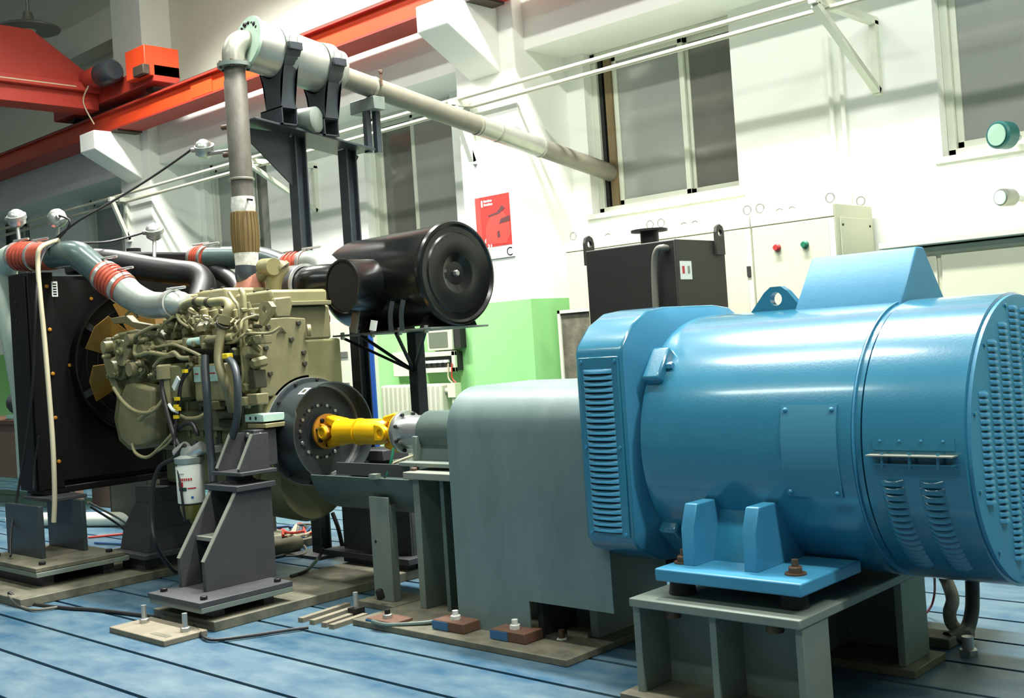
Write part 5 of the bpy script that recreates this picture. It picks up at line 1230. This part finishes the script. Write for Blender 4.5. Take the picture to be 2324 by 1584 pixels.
for dx, ww in ((.0, .05), (.10, .05)):
    part('strap', MB().tube([(mc.x+.17+dx, 4.44, 1.42), (mc.x+.185+dx, 4.43, 1.52), (mc.x+.20+dx, 4.44, 1.60)], .02, 4, 4), 'stand_blue_black', ac)
part('left_strap', MB().bar((mc.x-.02, 4.30, 1.425), (mc.x+.0, 4.32, 1.56), .06, .012, (0, -1, 0)), 'lamp_shell', ac)
part('left_label', MB().bar((mc.x+.14, 4.32, 1.43), (mc.x+.15, 4.33, 1.49), .05, .012, (0, -1, 0)), 'label_white', ac)
for x in (-5.55, -4.98): part('cradle', MB().prism([(x, 4.50, 1.425), (x, 4.94, 1.425), (x, 4.90, 1.50), (x, 4.72, 1.455), (x, 4.54, 1.50)], (.05, 0, 0)), 'black_paint', ac)
t0 = PY(676, 650, 4.28)
part('outlet_duct', MB().tube([(t0.x+.10, 4.28, t0.z), (t0.x+.24, 4.30, t0.z+.005), (t0.x+.36, 4.42, t0.z), (xL-.02+.02, 4.62, ZC_)], .115, 24, 6), 'black_plastic', ac)
rh = part('intake_hose', MB().lathe([(0, .10), (0, .128), (.04, .132), (.12, .132), (.12, .1)], (t0.x-.03, 4.28, t0.z), (1, 0, 0), 36), 'stand_blue_black', ac)
for dx in (-.025, .085): part('hose_band', MB().ring((t0.x+dx, 4.28, t0.z), (t0.x+dx+.018, 4.28, t0.z), .137, .12, 36), 'alu_bright', rh)
# its shelf
sf = thing('air_cleaner_stand', 'dark steel shelf on single post under black air cleaner', 'stand', (-5.4, 4.75, 0))
part('shelf_plate', MB().box(-5.80, -4.86, 4.48, 4.97, 1.413, 1.425), 'stand_green', sf, .002)
xq = PY(948, 850, 4.88).x
part('post', MB().box(xq-.042, xq+.042, 4.84, 4.92, .02, 1.413), 'stand_blue_black', sf, .006)
part('post_foot', MB().box(xq-.06, xq+.05, 4.82, 4.96, 0, .02), 'mount_dark', sf)
for (x, y) in ((-5.76, 4.52), (-4.95, 4.52), (-5.56, 4.52), (-5.22, 4.52)):
    part('strut', MB().bar((xq, 4.85, 1.16), (x, y, 1.41), .018, .018), 'black_paint', sf)
for x in (-5.72, -5.42, -5.16, -4.92):
    part('shelf_bolt', MB().hexbolt((x, 4.50, 1.413), (0, 0, -1), .014, .02), 'zinc', sf)
    part('shelf_nut', MB().hexbolt((x, 4.50, 1.425), (0, 0, 1), .014, .015), 'zinc', sf)

# ================================================================== floor plates and small hardware
def plate(name, x0, x1, y0_, y1_, z0_, z1_, mm, label, cat='plate', group=None):
    return solo(name, MB().box(x0, x1, y0_, y1_, z0_, z1_), mm, label, cat, bevel=.004, group=group)
plate('cross_rail', -5.40, -4.82, 2.90, 4.80, 0, .05, 'bed_steel', 'long dusty steel cross rail under rear engine mounts')
plate('cross_rail', -7.46, -6.36, 2.62, 4.75, 0, .05, 'bed_steel', 'wide dusty steel cross rail under radiator and front mount')
t = thing('clamp_plate', 'flat slotted clamp plate with two upright studs on blue floor', 'clamp plate', (-5.06, 2.73, 0))
part('plate', MB().box(-5.33, -4.80, 2.62, 2.85, 0, .028), 'timber', t, .004)
part('slot', MB().box(-5.0, -4.85, 2.66, 2.69, .027, .0295), 'bed_steel', t)
for (a, b) in ((328, 1412), (421, 1432)):
    c = PZ(a, b, .03); s = part('stud', MB().cyl((c.x, c.y, .028), (c.x, c.y, .115), .013, seg=10), 'zinc', t); part('nut', MB().hexbolt((c.x, c.y, .028), (0, 0, 1), .024, .022), 'zinc', s)
for i, (a, b, c_, d_) in enumerate(((682, 1407, 790, 1372), (708, 1412, 805, 1380), (735, 1418, 815, 1390), (752, 1422, 830, 1396))):
    p0, p1 = PZ(a, b, .012), PZ(c_, d_, .012)
    solo('packing_strip', MB().bar((p0.x, p0.y, .011), (p1.x, p1.y, .011), .035, .022), 'timber', 'thin pale packing strip lying on the blue floor', 'strip', group='loose packing strips by the cross rail')
c = PZ(809, 1390, .02)
t = thing('floor_stud', 'upright threaded stud with dark nut beside packing strips', 'bolt', (c.x, c.y, 0))
part('stud', MB().cyl((c.x, c.y, 0), (c.x, c.y, .12), .013, seg=10), 'zinc', t); part('nut', MB().box(c.x-.03, c.x+.03, c.y-.03, c.y+.03, 0, .045), 'bolt_dark', t)
# loose timber / steel between guard and generator stand
p0, p1 = PZ(1310, 1440, .04), PZ(1425, 1392, .04)
solo('steel_bar', MB().bar((p0.x, p0.y, .03), (p1.x, p1.y, .03), .11, .05), 'timber', 'flat pale steel bar lying between guard and generator stand', 'bar', bevel=.004)
c = PZ(1275, 1450, .03)
t = thing('floor_stud', 'short stud with white nut near foot of sheet guard', 'bolt', (c.x, c.y, 0))
part('stud', MB().cyl((c.x, c.y, 0), (c.x, c.y, .07), .014, seg=10), 'bolt_rust', t); part('nut', MB().hexbolt((c.x, c.y, .0), (0, 0, 1), .026, .035), 'wrap_white', t)
# bits on floor at right
c = PZ(2125, 1440, .04); solo('floor_block', MB().box(c.x-.07, c.x+.07, c.y-.05, c.y+.08, 0, .04), 'bed_steel', 'small grey steel block beside the rear generator stand leg', 'block', bevel=.006)
c = PZ(2196, 1450, .06)
t = thing('floor_stud', 'upright zinc stud on blue floor near grey conduit', 'bolt', (c.x, c.y, 0))
part('stud', MB().cyl((c.x, c.y, 0), (c.x, c.y, .07), .022, seg=12), 'zinc', t); part('nut', MB().hexbolt((c.x, c.y, 0), (0, 0, 1), .035, .025), 'zinc', t)

# ================================================================== cables, hoses, transmitters
def cable(pts, r, mm, label, name='cable', cat='cable', group=None, seg=8): return solo(name, MB().tube(pts, r, seg, 5), mm, label, cat, group=group)
gy = 4.55
cable([PY(2138, 1300, gy), PY(2150, 1322, gy), PZ(2162, 1360, .16), PZ(2155, 1390, .10), PZ(2160, 1415, .05), PZ(2178, 1432, .03), PZ(2200, 1440, .03)], .026, 'conduit_grey', 'grey fabric covered conduit hanging beneath the generator', 'conduit', 'cable', seg=12)
cable([PY(2206, 1310, gy), PY(2207, 1345, gy), PZ(2206, 1385, .10), PZ(2198, 1420, .05), PZ(2186, 1438, .03), PZ(2150, 1450, .025)], .028, 'cable_black', 'thick black power cable hanging beneath the generator', 'power_cable', 'cable', seg=12)
cable([PY(2121, 1310, 4.5), PZ(2121, 1345, .13), PZ(2115, 1372, .07), PZ(2104, 1390, .02)], .005, 'cable_red', 'thin red wire hanging beneath the generator')
# transmitters
def transmitter(px, py, y, sx, label, stem_to):
    p = PY(px, py, y); t = thing('temperature_transmitter', label, 'transmitter', p, 'silver sensor heads on thin stems')
    part('head', MB().lathe([(-.05, .03), (-.03, .055), (.02, .06), (.05, .045), (.065, .02)], p, (-.4*sx, -.3, 1), 24), 'alu_bright', t)
    part('cover_ring', MB().ring(p+V((-.01*sx, 0, .0)), p+V((-.02*sx, -.01, .025)), .062, .04, 24), 'cast_aluminium', t)
    part('cable_gland', MB().cyl(p+V((.03*sx, -.02, .0)), p+V((.09*sx, -.03, .01)), .016, seg=12), 'zinc', t)
    part('stem', MB().tube([p-V((0, 0, .03)), stem_to], .013, 10), 'zinc', t)
    return p
h1 = transmitter(131, 497, 3.29, 1, 'silver sensor head standing on grey green pipe', PY(128, 556, 3.285))
h2 = transmitter(350, 528, 3.95, -1, 'silver sensor head on stem above black coolant hose', PX(350, 592, -6.91))
h3 = transmitter(463, 340, 3.90, -1, 'silver sensor head screwed into side of exhaust riser', V((rx-.05, ry, PY(512, 344, 3.93).z)))
h4 = transmitter(38, 497, 3.24, -1, 'silver sensor head standing on red hose at pipe end', PY(44, 553, 3.24))
pj = PY(128, 540, 3.27)
cable([h3+V((-.09, -.03, .02)), PY(420, 350, 3.85), PY(340, 405, 3.7), PY(250, 460, 3.5), PY(180, 500, 3.35), pj, PY(105, 560, 3.2), PY(90, 600, 3.13), PY(82, 680, 3.05), PY(78, 800, 3.05), PY(72, 900, 3.05), PY(60, 1000, 3.05), PY(40, 1120, 3.02), PY(26, 1200, 2.95), PZ(24, 1262, .19)], .008, 'cable_black', 'black lead from riser sensor head down past radiator')
cable([h2+V((-.09, -.03, .01)), PY(250, 548, 3.7), PY(180, 552, 3.45), PY(130, 555, 3.27), PY(100, 575, 3.16), PY(88, 620, 3.1), PY(80, 700, 3.05)], .008, 'cable_black', 'black lead between pipe sensor heads along radiator top')
cable([h1+V((.09, -.03, .01)), PY(158, 500, 3.28), PY(152, 520, 3.27), PY(135, 540, 3.26)], .007, 'cable_black', 'short curled black lead at sensor head on pipe')
cable([PY(132, 545, 3.26), PY(92, 562, 3.12), PY(86, 600, 3.1), PY(92, 680, 3.08), PY(100, 760, 3.08), PY(112, 900, 3.07), PY(120, 1010, 3.06), PY(124, 1120, 3.05), PY(122, 1185, 3.04)], .015, 'cable_cream', 'cream hose hanging down the radiator edge', 'hose', 'hose', seg=10)
cable([PY(88, 990, 3.1), PY(78, 1060, 3.08), PY(76, 1110, 3.06)], .006, 'cable_black', 'thin black lead hanging beside radiator corner')
cable([PZ(20, 1345, .06), PZ(60, 1368, .01), PZ(150, 1380, .01), PZ(215, 1384, .01), PZ(320, 1396, .01), PZ(380, 1402, .01)], .011, 'cable_black', 'black cable lying across the blue floor slots')
cable([PZ(20, 1352, .055), PZ(45, 1375, .012), PZ(80, 1384, .012), PZ(130, 1378, .012)], .008, 'cable_grey', 'grey cable lying beside black floor cable')
cable([P(420, 1010, 3.30), PY(395, 1040, 3.28), PY(362, 1060, 3.25), PY(346, 1110, 3.22), PY(344, 1180, 3.20), PY(355, 1240, 3.2), PZ(385, 1285, .12), PZ(400, 1298, .07)], .013, 'cable_black', 'black fuel hose looping down beside front mount block', 'fuel_hose', 'hose', seg=10)
cable([PZ(440, 1420, .02), PZ(455, 1436, .02), PZ(480, 1452, .012), PZ(560, 1444, .012), PZ(640, 1432, .012), PZ(700, 1424, .012)], .008, 'cable_black', 'thin black cable lying before the mount base')
cable([PY(735, 1245, 4.2), PZ(720, 1270, .05), PZ(695, 1295, .06), PZ(660, 1308, .06)], .010, 'cable_black', 'black cable curling over the rear cross rail')
cable([PY(755, 1165, 4.3), PY(768, 1200, 4.28), PY(778, 1245, 4.26)], .014, 'cable_black', 'black hose hanging beneath the shaft trough', 'hose', 'hose')
cable([PZ(845, 1410, .04), PZ(880, 1418, .035), PZ(960, 1414, .04), PZ(1005, 1406, .045), PZ(1040, 1390, .05)], .010, 'trough_green', 'dark green cable lying along the stand bed plate')
for i, (a, b, mm, lab) in enumerate((((200, 1220), (300, 1210), 'cable_red', 'red cable lying on floor behind front mount block'), ((215, 1232), (330, 1250), 'cable_blue', 'blue cable on floor behind front mount block'), ((205, 1150), (290, 1235), 'cable_black', 'black cable slanting down behind radiator stand'), ((200, 1140), (300, 1215), 'cable_grey', 'grey cable slanting down behind radiator stand'))):
    z = .012 if i < 2 else .012
    p0, p1 = PZ(*a, z), PZ(*b, z)
    if i >= 2: p0 = PY(a[0], a[1], 3.75)
    mid = (p0+p1)/2+V((.05, .08, 0 if i < 2 else -.03)); 
    if mid.z < .012: mid.z = .012
    cable([p0, mid, p1], .009, mm, lab)
# heap of leads on the floor behind the sump
rr = random.Random(5)
for i, (mm, lab) in enumerate((('cable_red', 'red lead in tangle on floor behind oil sump'), ('cable_black', 'black lead in tangle on floor behind oil sump'), ('cable_grey', 'grey lead in tangle on floor behind oil sump'), ('cable_blue', 'blue lead in tangle on floor behind oil sump'), ('cable_cream', 'cream lead in tangle on floor behind oil sump'), ('cable_red', 'pale looped red lead on floor behind oil sump'))):
    pts = []
    for k in range(9):
        px_ = 615+(i*7) % 20+k*14+rr.uniform(-14, 14); py_ = 1205+rr.uniform(-14, 16)+i*3; p = PZ(px_, py_, .012); p.z = .012+.008*i+rr.uniform(0, .03); pts.append(p)
    cable(pts, .010, mm, lab)
p0, p1 = PZ(628, 1248, .04), PZ(680, 1236, .04)
cable([PZ(650, 1262, .02), PZ(690, 1258, .02), PZ(692, 1240, .02), PZ(660, 1228, .02), PZ(630, 1225, .02)], .007, 'cable_grey', 'grey loop of wire lying on floor behind sump')
solo('rolled_sack', MB().tube([PZ(590, 1252, .05), PZ(640, 1240, .06), PZ(675, 1232, .05)], .05, 14, 4), 'timber', 'pale rolled sacking lying on floor behind the sump', 'sacking')
# ---- clutter at the far left behind the radiator
p = PZ(60, 1128, 0); yb0 = 4.7
q = PY(20, 950, yb0); q2 = PY(78, 950, yb0)
t = thing('work_bench', 'brown boarded work bench behind the radiator', 'bench', ((q.x+q2.x)/2-.5, yb0+.3, 0))
part('front_board', MB().box(q.x-1.3, q2.x+.75, yb0, yb0+.03, .28, q.z-.06), 'crate_brown', t, .004)
part('bench_top', MB().box(q.x-1.3, q2.x+.8, yb0-.03, yb0+.6, q.z-.06, q.z-.01), 'block_brown', t, .006)
for x in (q.x-1.2, q2.x+.65): part('leg', MB().box(x, x+.08, yb0+.02, yb0+.1, 0, .28), 'crate_brown', t)
zt_ = q.z-.01
solo('cloth_bundle', MB().sphere((q.x+.1, yb0+.2, zt_+.16), .28, 18, (1.2, .8, .57)), 'cloth_dark', 'dark bundled cloth lying on the brown bench', 'cloth')
solo('green_tray', MB().box(q.x-.05, q2.x-.15, yb0-.01, yb0+.1, zt_, zt_+.05), 'gauge_face', 'pale green tray on front edge of brown bench', 'tray', bevel=.01)
p0 = PZ(255, 1192, 0); p1 = PZ(312, 1180, 0)
t = thing('floor_cabinet', 'olive grey floor cabinet seen beneath the radiator', 'cabinet', (p0.x+.2, p0.y+.25, 0))
part('body', MB().box(p0.x, p0.x+.62, p0.y, p0.y+.5, 0, .85), 'khaki_dark', t, .01); part('edge_strip', MB().box(p0.x-.012, p0.x, p0.y, p0.y+.5, 0, .85), 'dark_gap', t)
p0 = PZ(196, 1204, .03); p1 = PZ(312, 1186, .03)
solo('floor_duct', MB().cyl((p0.x-1.2, p0.y-.1, .06), (p1.x, p1.y+.0, .06), .06, seg=16), 'window_frame', 'white round duct lying on floor behind the radiator', 'duct')
p0 = PZ(195, 1180, 0)
solo('pallet_stack', MB().box(p0.x-.9, p0.x+.0, p0.y+.5, p0.y+1.1, 0, .55), 'crate_brown', 'brown crate standing beyond the white floor duct', 'crate', bevel=.01)
